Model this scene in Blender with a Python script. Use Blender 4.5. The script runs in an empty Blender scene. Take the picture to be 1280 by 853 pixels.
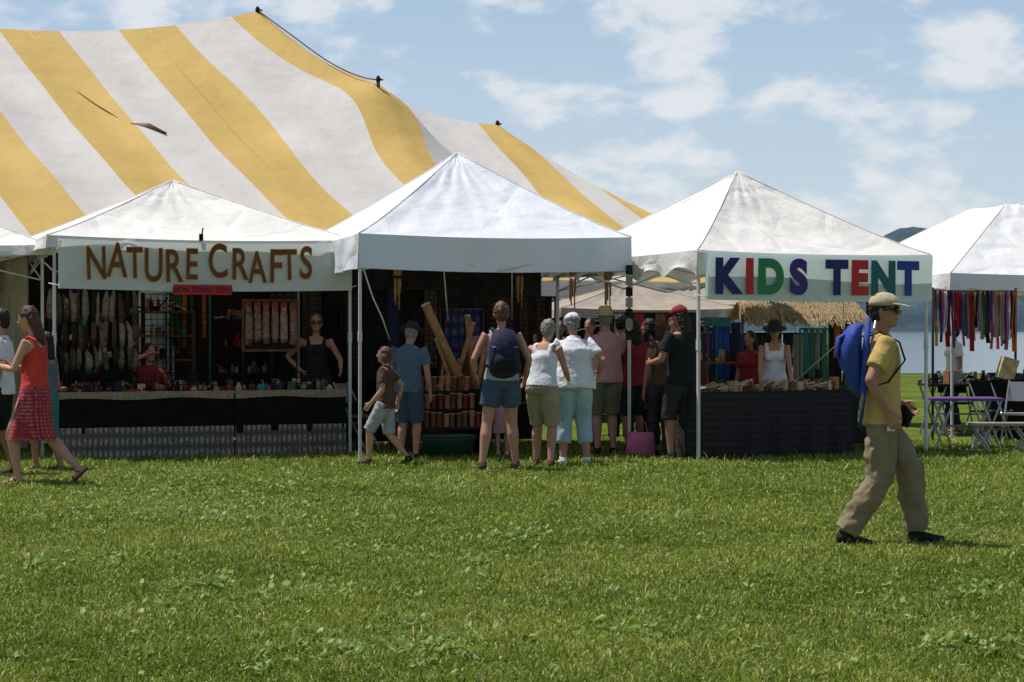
import bpy, math, random
import numpy as np
from mathutils import Vector, Matrix
random.seed(7); rng=np.random.default_rng(5)
sc=bpy.context.scene
F=2600.0; CH=1.52; HY=412.0
def WX(px,Y): return (px-640)/F*Y
def WZ(py,Y): return CH-(py-HY)/F*Y
# ---------------------------------------------------------------- materials
def mat(name,col,rough=.8,nz=None,bump=None,tr=0.0,spec=.3,metal=0,crease=None):
    m=bpy.data.materials.new(name); m.use_nodes=True
    N=m.node_tree.nodes; L=m.node_tree.links
    p=N['Principled BSDF']; out=N['Material Output']
    p.inputs['Base Color'].default_value=(*col,1); p.inputs['Roughness'].default_value=rough
    p.inputs['Specular IOR Level'].default_value=spec; p.inputs['Metallic'].default_value=metal
    tc=N.new('ShaderNodeTexCoord'); csock=None
    if nz:
        sc_,am=nz
        n=N.new('ShaderNodeTexNoise'); n.inputs['Scale'].default_value=sc_; n.inputs['Detail'].default_value=6
        L.new(tc.outputs['Object'],n.inputs['Vector'])
        r=N.new('ShaderNodeMapRange'); r.inputs['From Min'].default_value=.3; r.inputs['From Max'].default_value=.7
        r.inputs['To Min'].default_value=1-am; r.inputs['To Max'].default_value=1+am
        L.new(n.outputs['Fac'],r.inputs['Value'])
        v=N.new('ShaderNodeVectorMath'); v.operation='SCALE'; v.inputs[0].default_value=col
        L.new(r.outputs['Result'],v.inputs['Scale']); L.new(v.outputs['Vector'],p.inputs['Base Color']); csock=v.outputs['Vector']
    if bump:
        n2=N.new('ShaderNodeTexNoise'); n2.inputs['Scale'].default_value=bump[0]; n2.inputs['Detail'].default_value=5
        L.new(tc.outputs['Object'],n2.inputs['Vector'])
        b=N.new('ShaderNodeBump'); b.inputs['Strength'].default_value=bump[1]; b.inputs['Distance'].default_value=bump[2] if len(bump)>2 else .02
        L.new(n2.outputs['Fac'],b.inputs['Height']); L.new(b.outputs['Normal'],p.inputs['Normal'])
        if crease: # sharp fold lines of packed-away cloth
            vo=N.new('ShaderNodeTexVoronoi'); vo.feature='DISTANCE_TO_EDGE'; vo.inputs['Scale'].default_value=crease[0]; L.new(tc.outputs['Object'],vo.inputs['Vector'])
            mr=N.new('ShaderNodeMapRange'); mr.inputs['From Max'].default_value=.12; L.new(vo.outputs['Distance'],mr.inputs['Value'])
            b2=N.new('ShaderNodeBump'); b2.inputs['Strength'].default_value=crease[1]; b2.inputs['Distance'].default_value=.02
            L.new(mr.outputs[0],b2.inputs['Height']); L.new(b.outputs['Normal'],b2.inputs['Normal']); L.new(b2.outputs['Normal'],p.inputs['Normal'])
    if tr>0:
        t=N.new('ShaderNodeBsdfTranslucent'); t.inputs['Color'].default_value=(*col,1)
        if csock: L.new(csock,t.inputs['Color'])
        mx=N.new('ShaderNodeMixShader'); mx.inputs['Fac'].default_value=tr
        L.new(p.outputs['BSDF'],mx.inputs[1]); L.new(t.outputs['BSDF'],mx.inputs[2]); L.new(mx.outputs['Shader'],out.inputs['Surface'])
    return m
def pattern(name,c1,c2,c3,sc1=8,sc2=30,vertical=False):
    m=bpy.data.materials.new(name); m.use_nodes=True
    N=m.node_tree.nodes; L=m.node_tree.links; p=N['Principled BSDF']; p.inputs['Roughness'].default_value=.95
    tc=N.new('ShaderNodeTexCoord')
    w=N.new('ShaderNodeTexWave'); w.bands_direction='X' if vertical else 'Z'; w.inputs['Scale'].default_value=sc1; w.inputs['Distortion'].default_value=.6
    w2=N.new('ShaderNodeTexWave'); w2.bands_direction='X'; w2.inputs['Scale'].default_value=sc2; w2.inputs['Distortion'].default_value=2
    n=N.new('ShaderNodeTexNoise'); n.inputs['Scale'].default_value=25
    for q in (w,w2,n): L.new(tc.outputs['Object'],q.inputs['Vector'])
    a=N.new('ShaderNodeMix'); a.data_type='RGBA'; a.inputs[6].default_value=(*c1,1); a.inputs[7].default_value=(*c2,1)
    mul=N.new('ShaderNodeMath'); mul.operation='MULTIPLY'; L.new(w.outputs['Fac'],mul.inputs[0]); L.new(w2.outputs['Fac'],mul.inputs[1])
    L.new(mul.outputs[0],a.inputs[0])
    b=N.new('ShaderNodeMix'); b.data_type='RGBA'; L.new(a.outputs[2],b.inputs[6]); b.inputs[7].default_value=(*c3,1)
    r=N.new('ShaderNodeMapRange'); r.inputs['From Min'].default_value=.5; r.inputs['From Max'].default_value=.65; L.new(n.outputs['Fac'],r.inputs['Value']); L.new(r.outputs[0],b.inputs[0])
    L.new(b.outputs[2],p.inputs['Base Color']); return m
M={}
M['white']=mat('canopy_white',(.82,.82,.82),.6,(1.2,.05),(1.6,.6,.12),.13,crease=(1.3,.5))
M['white2']=mat('canopy_bluewhite',(.80,.82,.87),.5,(1.2,.04),(1.6,.6,.12),.13,crease=(1.1,.5))
M['cream']=mat('canopy_cream',(.78,.76,.72),.7,(1.0,.08),(1.5,.6,.13),.13,crease=(1.4,.55))
M['mwhite']=mat('marquee_white',(.62,.59,.555),.7,(.6,.06),(.8,.5,.18),.12)
M['myel']=mat('marquee_yellow',(.60,.405,.12),.7,(.6,.08),(.8,.5,.18),.12)
M['banner']=mat('banner_vinyl',(.80,.85,.80),.5,(2,.03),(2.5,.5,.06),.48)
M['banner2']=mat('banner_kids',(.74,.86,.84),.5,(2,.03),(2.5,.5,.06),.45)
M['pole']=mat('pole_white',(.60,.60,.58),.4,(5,.12))
M['metal']=mat('metal_grey',(.35,.35,.36),.35,None,None,0,.5,.6)
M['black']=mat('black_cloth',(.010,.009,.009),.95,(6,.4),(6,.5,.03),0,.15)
M['dark']=mat('dark_brown',(.022,.016,.013),.9,(5,.5),(8,.4))  # shade of the booth interiors is put into this near-black brown
M['burlap']=mat('burlap',(.30,.23,.15),.95,(40,.3),(60,.4))
M['weave']=pattern('woven_trim',(.09,.08,.07),(.44,.38,.32),(.12,.10,.085),2.2,5)
M['tapestry']=pattern('blue_tapestry',(.02,.022,.07),(.12,.12,.26),(.03,.02,.06),2,3)
M['paisley']=pattern('brown_paisley',(.03,.02,.015),(.12,.07,.04),(.015,.012,.012),5,5)
M['plaidcloth']=pattern('dark_check',(.012,.010,.012),(.045,.033,.033),(.02,.016,.022),4,7)
M['skirtplaid']=pattern('red_plaid',(.30,.02,.03),(.55,.16,.14),(.20,.015,.05),9,9)
M['wood']=mat('wood_tan',(.36,.18,.075),.6,(12,.35),(30,.3))
M['wood2']=mat('wood_brown',(.15,.065,.03),.6,(12,.35))
M['palewood']=mat('wood_pale',(.50,.36,.21),.6,(12,.3))
M['thatch']=mat('thatch',(.40,.29,.15),.95,(30,.5),(50,.8))
M['red']=mat('red',(.38,.02,.02),.7,(8,.2)); M['redsign']=mat('red_sign',(.42,.02,.02),.5)
M['green']=mat('green',(.03,.13,.05),.6,(8,.3)); M['teal']=mat('teal',(.03,.17,.17),.7,(8,.3))
M['blue']=mat('blue_fabric',(.02,.055,.28),.7,(8,.25),(10,.6,.03)); M['navy']=mat('navy',(.012,.016,.05),.8,(8,.3),(10,.6,.03))
M['purple']=mat('purple',(.12,.05,.22),.6,(8,.2)); M['pink']=mat('pink',(.55,.15,.24),.8,(8,.2),(10,.5,.03))
M['orange']=mat('orange',(.58,.15,.03),.8,(8,.2)); M['yellow']=mat('yellow',(.62,.42,.06),.8,(8,.2))
M['rope']=mat('rope',(.75,.75,.72),.8); M['grey']=mat('grey',(.2,.2,.2),.8,(8,.3))
M['tub']=mat('green_tub',(.02,.06,.04),.5); M['beige']=mat('beige_cloth',(.34,.29,.23),.9,(3,.15),(3,.5,.05),.06)
# ---------------------------------------------------------------- mesh builder
class MB:
    def __init__(s): s.v=[]; s.f=[]; s.m=[]
    def add(s,vs,fs,mi=0):
        o=len(s.v); s.v+= [tuple(v) for v in vs]; s.f+=[tuple(i+o for i in f) for f in fs]; s.m+=[mi]*len(fs)
    def box(s,c,sz,R=None,mi=0):
        c=Vector(c); vs=[]
        for x in(-.5,.5):
            for y in(-.5,.5):
                for z in(-.5,.5):
                    v=Vector((x*sz[0],y*sz[1],z*sz[2]))
                    if R: v=R@v
                    vs.append(c+v)
        s.add(vs,[(0,1,3,2),(4,6,7,5),(0,4,5,1),(2,3,7,6),(0,2,6,4),(1,5,7,3)],mi)
    def loft(s,pts,rad,lat=(1,0,0),n=12,mi=0):
        pts=[Vector(p) for p in pts]; lat=Vector(lat); k=len(pts); vs=[]; fs=[]
        for i in range(k):
            t=(pts[min(i+1,k-1)]-pts[max(i-1,0)])
            t=t.normalized() if t.length>1e-9 else Vector((0,0,1))
            l=lat-t*lat.dot(t)
            if l.length<1e-3:
                l=Vector((0,1,0))-t*t.y
            l.normalize(); w=t.cross(l); r=rad[i]; rx,ry=(r,r) if not isinstance(r,(tuple,list)) else r
            for j in range(n):
                a=2*math.pi*j/n; vs.append(pts[i]+l*(rx*math.cos(a))+w*(ry*math.sin(a)))
        for i in range(k-1):
            for j in range(n):
                j2=(j+1)%n; fs.append((i*n+j,i*n+j2,(i+1)*n+j2,(i+1)*n+j))
        fs.append(tuple(range(n-1,-1,-1))); fs.append(tuple((k-1)*n+j for j in range(n)))
        s.add(vs,fs,mi)
    def cyl(s,a,b,r,r2=None,n=8,mi=0): s.loft([a,b],[r,r if r2 is None else r2],n=n,mi=mi)
    def ell(s,c,r,R=None,mi=0,n=14,m=9):
        c=Vector(c); vs=[]; fs=[]
        for i in range(1,m):
            th=math.pi*i/m
            for j in range(n):
                a=2*math.pi*j/n; v=Vector((r[0]*math.sin(th)*math.cos(a),r[1]*math.sin(th)*math.sin(a),r[2]*math.cos(th)))
                if R: v=R@v
                vs.append(c+v)
        T=Vector((0,0,r[2])); 
        if R: T=R@T
        vs.append(c+T); vs.append(c-T); k=len(vs)
        for i in range(m-2):
            for j in range(n):
                j2=(j+1)%n; fs.append((i*n+j,(i+1)*n+j,(i+1)*n+j2,i*n+j2))
        for j in range(n):
            j2=(j+1)%n; fs.append((k-2,j,j2)); fs.append((k-1,(m-2)*n+j2,(m-2)*n+j))
        s.add(vs,fs,mi)
    def grid(s,fn,nu,nv,mi=0):
        vs=[fn(i/nu,j/nv) for i in range(nu+1) for j in range(nv+1)]; w=nv+1
        s.add(vs,[(i*w+j,(i+1)*w+j,(i+1)*w+j+1,i*w+j+1) for i in range(nu) for j in range(nv)],mi)
    def build(s,name,mats,parent=None,smooth=True,remesh=0,sm=5,disp=None):
        me=bpy.data.meshes.new(name); me.from_pydata(s.v,[],s.f); 
        if not isinstance(mats,list): mats=[mats]
        for m in mats: me.materials.append(m)
        me.polygons.foreach_set('material_index',s.m)
        me.polygons.foreach_set('use_smooth',[smooth]*len(s.f)); me.update()
        o=bpy.data.objects.new(name,me); sc.collection.objects.link(o)
        if parent: o.parent=parent
        if remesh:
            r=o.modifiers.new('r','REMESH'); r.mode='VOXEL'; r.voxel_size=remesh; r.use_smooth_shade=True
            q=o.modifiers.new('s','SMOOTH'); q.factor=.5; q.iterations=sm
            if disp:
                d=o.modifiers.new('d','DISPLACE'); tx=bpy.data.textures.new(name,'CLOUDS'); tx.noise_scale=disp[0]; tx.noise_depth=2
                d.texture=tx; d.strength=disp[1]; d.texture_coords='LOCAL'
        return o
def empty(name,loc=(0,0,0),rz=0,s=1):
    e=bpy.data.objects.new(name,None); e.location=loc; e.rotation_euler=(0,0,rz); e.scale=(s,s,s); e.empty_display_size=.2
    sc.collection.objects.link(e); return e
class Frame:
    def __init__(s,X,Y,th): s.X=X; s.Y=Y; s.t=math.radians(th); s.c=math.cos(s.t); s.s=math.sin(s.t)
    def e(s,name): return empty(name,(s.X,s.Y,0),s.t)
    def a(s,px,b):
        k=(px-640)/F; X0=s.X-s.s*b; Y0=s.Y+s.c*b
        return (k*Y0-X0)/(s.c-k*s.s)
    def z(s,py,a,b): return WZ(py,s.Y+s.s*a+s.c*b)
    def w(s,a,b): return (s.X+s.c*a-s.s*b, s.Y+s.s*a+s.c*b)
# ---------------------------------------------------------------- canopy tents
def canopy(fr,w,he,ha,hv,m,over=.08,scal=0,sag=.06,flat=None,legs=True,walls=None,name='canopy_tent',powr=1.12,d=None):
    E=fr.e(name); d=d or w; R=MB()
    hx=w/2+over; hy=d/2+over
    cs=[(-1,-1),(1,-1),(1,1),(-1,1)]
    for q in range(4):
        A_=cs[q]; C_=cs[(q+1)%4]
        def top(u,v,A_=A_,C_=C_):
            r=1-v; x=(A_[0]+(C_[0]-A_[0])*u)*r; y=(A_[1]+(C_[1]-A_[1])*u)*r
            h=min(1,v/flat) if flat else v**powr
            mid=math.sin(math.pi*u)
            z=he+(ha-he)*h-sag*math.sin(math.pi*min(1,r))*min(1,mid*1.3)-.035*mid*r**6
            z+=(.016*math.sin(9*x+3*y)*math.sin(7*y-2*x)+.011*math.sin(u*40+v*9)*math.sin(v*11))*min(1,4*mid)*min(1,v*5)
            return (w/2+x*hx,d/2+y*hy,z)
        R.grid(top,40,26)
    R.build('roof',m,E)
    P=MB()
    for c_ in cs:
        pts=[]
        for i in range(12):
            v=i/11; r=1-v; h=min(1,v/flat) if flat else v**powr
            pts.append((w/2+c_[0]*hx*r,d/2+c_[1]*hy*r,he+(ha-he)*h+.002))
        P.loft(pts,[.008]*12,n=5)
    P.build('hip_seams',m,E)
    V=MB()
    for (p,q,N_) in (((-over,-over),(w+over,-over),(0,-1)),((w+over,-over),(w+over,d+over),(1,0)),((w+over,d+over),(-over,d+over),(0,1)),((-over,d+over),(-over,-over),(-1,0))):
        def fn(u,v,p=p,q=q,N_=N_):
            x=p[0]+(q[0]-p[0])*u; y=p[1]+(q[1]-p[1])*u
            dz=hv*v
            if scal and v>.5: dz-=scal*abs(math.sin(u*math.pi*5))*(v-.5)*2
            k=.022*v*math.sin(u*31+p[0])+.014*v*math.sin(u*57)+.03*v*math.sin(u*9+q[1])
            zt=he-.035*math.sin(math.pi*u)
            return (x+N_[0]*(k+.004*v),y+N_[1]*(k+.004*v),zt-dz)
        V.grid(fn,60,6)
        V.grid(lambda u,v:tuple(Vector(fn(u,1-.06*v))+Vector((N_[0]*.004,N_[1]*.004,0))),60,1)
    V.build('valance',m,E)
    P=MB()
    if legs:
        for (x,y) in ((0,0),(w,0),(0,d),(w,d)):
            P.box((x,y,he/2),(.032,.032,he)); P.box((x,y,.01),(.09,.09,.02)); P.box((x,y,he*.55),(.042,.042,.12))
        for (p,q) in (((0,0),(w,0)),((w,0),(w,d)),((0,d),(w,d)),((0,0),(0,d))):
            a=Vector((*p,0)); b=Vector((*q,0)); 
            for i in range(2):
                s0=a+(b-a)*(i/2); s1=a+(b-a)*((i+1)/2)
                P.cyl(s0+Vector((0,0,he-.08)),s1+Vector((0,0,he-.42)),.010,n=5); P.cyl(s0+Vector((0,0,he-.42)),s1+Vector((0,0,he-.08)),.010,n=5)
        for (x,y) in ((0,0),(w,0),(0,d),(w,d)): P.cyl((x,y,he-.05),(w/2,d/2,ha-.08),.013,n=5)
        P.cyl((w/2,d/2,ha-.5),(w/2,d/2,ha-.06),.02)
        P.build('frame',M['pole'],E,False)
    if walls:
        for side,mm in walls.items():
            Wm=MB()
            if side=='back': f=lambda u,v:(w*u,d-.05+.03*math.sin(u*40),.05+(he-.12)*v)
            if side=='left': f=lambda u,v:(.05+.03*math.sin(u*40),d*u,.05+(he-.12)*v)
            if side=='right': f=lambda u,v:(w-.05+.03*math.sin(u*40),d*(.3+.7*u),.05+(he-.12)*v)
            Wm.grid(f,50,4); Wm.build(side+'_wall',mm,E)
    return E
def drape(E,a0,a1,b,z0,z1,m,name,amp=.02,off=0,freq=7,back=None):
    D=MB(); 
    def fn(u,v):
        x=a0+(a1-a0)*u
        k=amp*(1-v*.8)*(math.sin(x*freq*2)+.5*math.sin(x*freq*4.3+1)+.4*math.sin(x*2.1))
        return (x,b-off+k,z0+(z1-z0)*v+(.012*math.sin(x*5.3) if v==0 else 0))
    D.grid(fn,int((a1-a0)*40)+4,6); return D.build(name,m,E)

def clutter(B,a0,a1,b0,b1,z,n,nm,hmax=.16,smin=.03,smax=.09):
    for _ in range(n):
        x=random.uniform(a0,a1); y=random.uniform(b0,b1); s=random.uniform(smin,smax); h=random.uniform(.04,hmax); mi=random.randrange(nm)
        k=random.random(); R=Matrix.Rotation(random.uniform(0,3),3,'Z')
        if k<.4: B.box((x,y,z+h/2),(s,s*.8,h),R,mi)
        elif k<.65: B.loft([(x,y,z),(x,y,z+h*.5),(x,y,z+h*.8),(x,y,z+h)],[s*.35,s*.5,s*.2,s*.28],n=10,mi=mi)
        elif k<.8: B.ell((x,y,z+s*.4),(s*.5,s*.4,s*.4),mi=mi,n=8,m=6)
        else: B.cyl((x,y,z+.015),(x+random.uniform(-.2,.2),y+random.uniform(-.15,.15),z+random.uniform(.02,hmax)),.012,n=6,mi=mi)

NAT=Frame(WX(68,23.9),23.9,22); NW=3.55
MID=Frame(WX(450,23.8),23.8,18); MW=3.3
KID=Frame(WX(873,23.8),23.8,28); KW=3.3
RGT=Frame(WX(1190,29.5),29.5,14)
LFT=Frame(-8.35,23.5,21)
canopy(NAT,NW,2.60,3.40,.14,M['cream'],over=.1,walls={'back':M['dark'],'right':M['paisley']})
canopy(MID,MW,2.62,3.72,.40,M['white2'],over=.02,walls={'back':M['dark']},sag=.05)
canopy(KID,KW,2.43,3.50,.30,M['cream'],over=.04,scal=.12,sag=.05)
canopy(RGT,4.6,2.32,3.42,.26,M['white'],over=.05,scal=.06,flat=.75,sag=.03)
canopy(LFT,3.0,2.52,3.3,.12,M['cream'],over=.1,walls={'back':M['beige'],'right':M['beige']})
# ---------------------------------------------------------------- letters
def letter(ch,size,loc,m,parent,off=.0,ext=.003,sx=1,rot=0,name='letter'):
    c=bpy.data.curves.new(name,'FONT'); c.body=ch; c.size=size; c.offset=off; c.extrude=ext; c.align_x='CENTER'
    o=bpy.data.objects.new(name,c); sc.collection.objects.link(o); o.parent=parent; o.location=loc
    o.rotation_euler=(math.radians(90),-rot,0); o.scale=(sx,1,1); c.materials.append(m); return o
def banner(fr,name,a0,a1,zb,zt,m,b=-.14,bow=.03):
    E=fr.e(name); B=MB()
    B.grid(lambda u,v:(a0+(a1-a0)*u,b+.02*math.sin(u*11)*(v-.5)+.012*math.sin(u*5),zb+(zt-zb)*v-bow*math.sin(math.pi*u)*(1 if v>.5 else .8)),60,10)
    B.build('vinyl_sheet',m,E)
    G=MB()
    for (x,z) in ((a0+.03,zt-.03),(a1-.03,zt-.03),(a0+.03,zb+.03),(a1-.03,zb+.03)):
        G.cyl((x,b-.005,z),(x+(-.12 if x<(a0+a1)/2 else .12),b+.1,z+.03),.006,n=5)
    G.build('ties',M['rope'],E); return E
brown=mat('letter_brown',(.15,.05,.015),.6,(6,.3)); ocher=mat('letter_outline',(.62,.42,.12),.6)
E=banner(NAT,'nature_crafts_banner',.02,NW-.02,1.99,2.56,M['banner'])
for i,(ch,px,rr,sx) in enumerate((('N',121,.03,.62),('A',146,-.03,.62),('T',169,.02,.62),('U',192,.0,.62),('R',217,.02,.66),('E',239,-.02,.62),('C',273,.03,.62),('R',299,-.01,.66),('A',322,.03,.62),('F',344,-.02,.66),('T',362,.02,.62),('S',382,-.03,.66))):
    a=NAT.a(px,-.17); z=2.105+.03*math.sin(i*1.3); sz=.53*(1+.05*math.sin(i*2.3))
    letter(ch,sz,(a,-.172,z),ocher,E,off=.015,ext=.001,sx=sx,rot=rr,name='letter_outline')
    letter(ch,sz,(a,-.178,z),brown,E,off=.006,ext=.002,sx=sx,rot=rr)
a0=NAT.a(217,-.2); a1=NAT.a(290,-.2)
E=NAT.e('non_toxic_toys_sign'); B=MB(); B.box(((a0+a1)/2,-.19,1.985),(a1-a0,.012,.12)); B.build('board',M['redsign'],E,False)
letter('NON TOXIC TOYS',.085,((a0+a1)/2,-.20,1.955),mat('sign_ink',(.02,.01,.01)),E,ext=.001,name='lettering')
E=banner(KID,'kids_tent_banner',.0,KW-.03,1.86,2.42,M['banner2'],bow=.02)
kc={'n':mat('ink_navy',(.012,.015,.12),.5),'r':mat('ink_red',(.52,.02,.025),.5),'g':mat('ink_green',(.02,.22,.07),.5),'p':mat('ink_purple',(.04,.02,.17),.5),'t':mat('ink_teal',(.01,.12,.14),.5),'b':mat('ink_blue',(.015,.05,.30),.5)}
for ch,p_,c_,sx in (('K',908,'n',1.0),('I',937,'r',1),('D',963,'g',1.0),('S',998,'p',1.05),('T',1046,'n',1.0),('E',1074,'r',1.),('N',1104,'t',1.),('T',1135,'b',1.)):
    letter(ch,.52,(KID.a(p_,-.175),-.178,1.955),kc[c_],E,off=.032,ext=.003,sx=sx*.92)
cl=NAT.e('spring_clamp'); B=MB(); a=NAT.a(252,-.15); B.box((a,-.13,2.60),(.04,.05,.08)); B.cyl((a,-.15,2.6),(a+.015,-.16,2.71),.009); B.build('clamp',M['black'],cl,False)
# ---------------------------------------------------------------- NATURE booth
T=NAT.e('craft_table')
B=MB(); B.box((NW/2,.43,.77),(NW-.1,.76,.03))
for x in (.15,1.7,1.85,NW-.15):
    for y in (.12,.75): B.cyl((x,y,0),(x,y,.76),.015)
B.build('table_top',M['burlap'],T,False)
am=NAT.a(293,0)
for (p,q) in ((.04,am-.01),(am+.01,NW-.05)):
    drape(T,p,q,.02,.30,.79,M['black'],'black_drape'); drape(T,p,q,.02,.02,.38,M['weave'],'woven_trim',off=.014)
    drape(T,p,q,.02,.71,.795,M['burlap'],'burlap_runner',off=.024,amp=.012)
B=MB(); pal=[M['wood'],M['wood2'],M['palewood'],M['dark'],M['wood2'],M['red'],M['grey'],M['navy'],M['dark'],M['black'],M['wood'],M['green'],M['teal'],M['beige']]
clutter(B,.1,NW-.15,.06,.75,.785,170,len(pal),.13,.03,.1)
B.build('small_crafts',pal,T,False)
def gridpanel(B,a0,a1,b,z0,z1,st=.075,mi=0,r=.004):
    n=int((a1-a0)/st); 
    for i in range(n+1): x=a0+(a1-a0)*i/n; B.box((x,b,(z0+z1)/2),(r*2,r*2,z1-z0),mi=mi)
    n=int((z1-z0)/st)
    for i in range(n+1): z=z0+(z1-z0)*i/n; B.box(((a0+a1)/2,b,z),(a1-a0,r*1.6,r*2),mi=mi)
R_=NAT.e('wire_display_rack'); B=MB()
gridpanel(B,.1,1.15,.9,.8,2.05); gridpanel(B,.12,1.2,.14,.8,1.02,.05); gridpanel(B,1.3,3.3,.2,.8,1.0,.06)
gridpanel(B,1.3,2.3,1.2,.8,1.95)
B.build('grid',M['black'],R_,False)
B=MB()
for row,(z,h) in enumerate(((1.99,.36),(1.66,.36),(1.33,.28))):
    for i in range(13):
        x=.10+i*.083+random.uniform(-.02,.02); hh=h*random.uniform(.8,1.15); w_=random.uniform(.6,1.1); t=random.uniform(-.03,.03); zz=z+random.uniform(-.05,.03)
        B.loft([(x,.85,zz),(x+t*.3,.82,zz-.05),(x+t,.80,zz-hh*.35),(x+t*1.4,.79,zz-hh*.7),(x+t,.82,zz-hh)],[(.010,.01),(.03*w_,.02),(.042*w_,.03),(.045*w_,.04),(.032*w_,.02)],n=7,mi=random.choice([0,0,1,1,2,3]))
    for i in range(5):
        x=.12+random.random()*.95; B.box((x,.775,z-random.uniform(.05,.3)),(.05,.008,.07),Matrix.Rotation(random.uniform(-.2,.2),3,'Y'),random.choice([2,4,2,5]))
B.build('hanging_pouches',[mat('pouch_a',(.14,.10,.065),.9,(22,.6)),mat('pouch_b',(.075,.05,.033),.9,(22,.6)),mat('pouch_c',(.24,.19,.14),.9,(22,.5)),M['dark'],M['pink'],M['green']],R_)
R2=NAT.e('bagged_toy_rack'); B=MB(); a0=NAT.a(304,.9); a1=NAT.a(371,.9); z0=1.26; z1=1.88
for (c,s_) in ((((a0+a1)/2,.9,z1),(a1-a0+.03,.03,.03)),(((a0+a1)/2,.9,z0),(a1-a0+.03,.03,.03)),((a0,.9,(z0+z1)/2),(.03,.03,z1-z0-.032)),((a1,.9,(z0+z1)/2),(.03,.03,z1-z0-.032))): B.box(c,s_,mi=0)
B.box(((a0+a1)/2,.93,(z0+z1)/2),(a1-a0-.04,.01,z1-z0-.04),mi=3)
B.cyl((a0,.9,.8),(a0,.9,z0),.012,mi=3); B.cyl((a1,.9,.8),(a1,.9,z0),.012,mi=3)
for i in range(6):
    x=a0+.06+i*(a1-a0-.12)/5; t=random.uniform(-.012,.012)
    B.box((x,.88,z1-.06),(.08,.01,.07),Matrix.Rotation(t*8,3,'Y'),mi=2)
    B.loft([(x,.88,z1-.09),(x+t,.86,z1-.2),(x+t,.855,z0+.15),(x-t,.87,z0+.06+random.uniform(0,.05))],[(.035,.008),(.045,.022),(.05,.03),(.035,.01)],n=8,mi=random.choice([1,1,4]))
B.build('rack',[M['wood2'],mat('bagged_goods',(.24,.12,.09),.35,(24,.7)),mat('label_red',(.3,.06,.04),.6,(20,.5)),M['dark'],mat('bagged_goods2',(.33,.22,.17),.35,(24,.6))],R2,False)
def hanging(fr,name,px0,px1,b,py0,py1,mats,nstr=6):
    E=fr.e(name); a0=fr.a(px0,b); a1=fr.a(px1,b); B=MB(); z1=fr.z(py0,a0,b); z0=fr.z(py1,a0,b)
    B.cyl((a0-.05,b,z1+.01),(a1+.05,b,z1+.01),.012,mi=0)
    for x in (a0-.05,a1+.05): B.cyl((x,b+.02,0),(x,b+.02,z1+.01),.014,mi=0)
    st=(a1-a0)/nstr
    for i in range(nstr):
        x0=a0+i*st; zz=z0+random.uniform(-.08,.12); mi=random.randrange(len(mats))
        y0=random.uniform(-.03,.03)
        B.grid(lambda u,v:(x0+st*(1.05*u),b+y0+.025*math.sin(u*6.3+i)*(1.2-v)+.01*math.sin(u*15),zz+(z1-zz)*v),6,4,mi)
    B.build('cloths',mats,E); return E
hanging(NAT,'hanging_clothes',213,258,1.6,368,432,[M['teal'],M['red'],M['green'],M['navy'],M['orange'],M['dark']],9)
hanging(NAT,'white_drape',180,212,1.9,366,470,[M['white2']],3)
hanging(NAT,'hanging_shawls',432,520,1.4,365,475,[M['dark'],M['wood2'],M['navy'],M['dark'],M['paisley']],5)
hanging(NAT,'hanging_shawls',385,428,2.4,372,455,[M['dark'],M['wood2'],M['beige'],M['grey'],M['paisley']],5)
def shelf(fr,name,a0,a1,b,zs,m,pal,dep=.3,n=10):
    E=fr.e(name); B=MB()
    for x in (a0,a1): B.box((x,b+dep/2,zs[-1]/2),(.03,dep,zs[-1]))
    for z in zs: B.box(((a0+a1)/2,b+dep/2,z-.012),(a1-a0-.032,dep-.004,.024))
    B.build('shelving',m,E,False); B=MB()
    for z in zs: clutter(B,a0+.06,a1-.06,b+.05,b+dep-.05,z+.001,n,len(pal),.17)
    B.build('goods',pal,E,False); return E
shelf(NAT,'display_shelf',1.25,1.95,1.35,[.85,1.15,1.45,1.75],M['wood2'],pal,n=14)
shelf(NAT,'display_shelf',2.4,3.3,2.2,[.6,.95,1.3,1.65],M['dark'],pal,n=18)
shelf(NAT,'display_shelf',.2,1.2,2.6,[.6,.95,1.3,1.65],M['dark'],pal,n=18)
# ---------------------------------------------------------------- MIDDLE booth
S=MID.e('drum_display'); B=MB()
a0=MID.a(526,.6); a1=MID.a(600,.6)
for k,(z,b) in enumerate(((.36,.62),(.57,.86),(.78,1.10))):
    B.box(((a0+a1)/2,b+.1,z-.02),(a1-a0+.1,.22,.03),mi=1)
    n=10
    for i in range(n):
        x=a0+(a1-a0)*i/(n-1)+random.uniform(-.008,.008); h=random.uniform(.14,.19); mi=random.choice([0,2,2,3,0])
        B.loft([(x,b+.05,z-.004),(x,b+.05,z+h*.5),(x,b+.05,z+h)],[.034,.030,.037],n=12,mi=mi); B.cyl((x,b+.05,z+h),(x,b+.05,z+h+.008),.039,n=12,mi=4)
for x in (a0-.07,a1+.07): B.box((x,.98,.40),(.03,.8,.80),mi=1)
B.build('drums_on_shelves',[M['wood'],M['dark'],M['wood2'],mat('drum_red',(.22,.03,.02),.5),M['palewood']],S,False)
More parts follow.
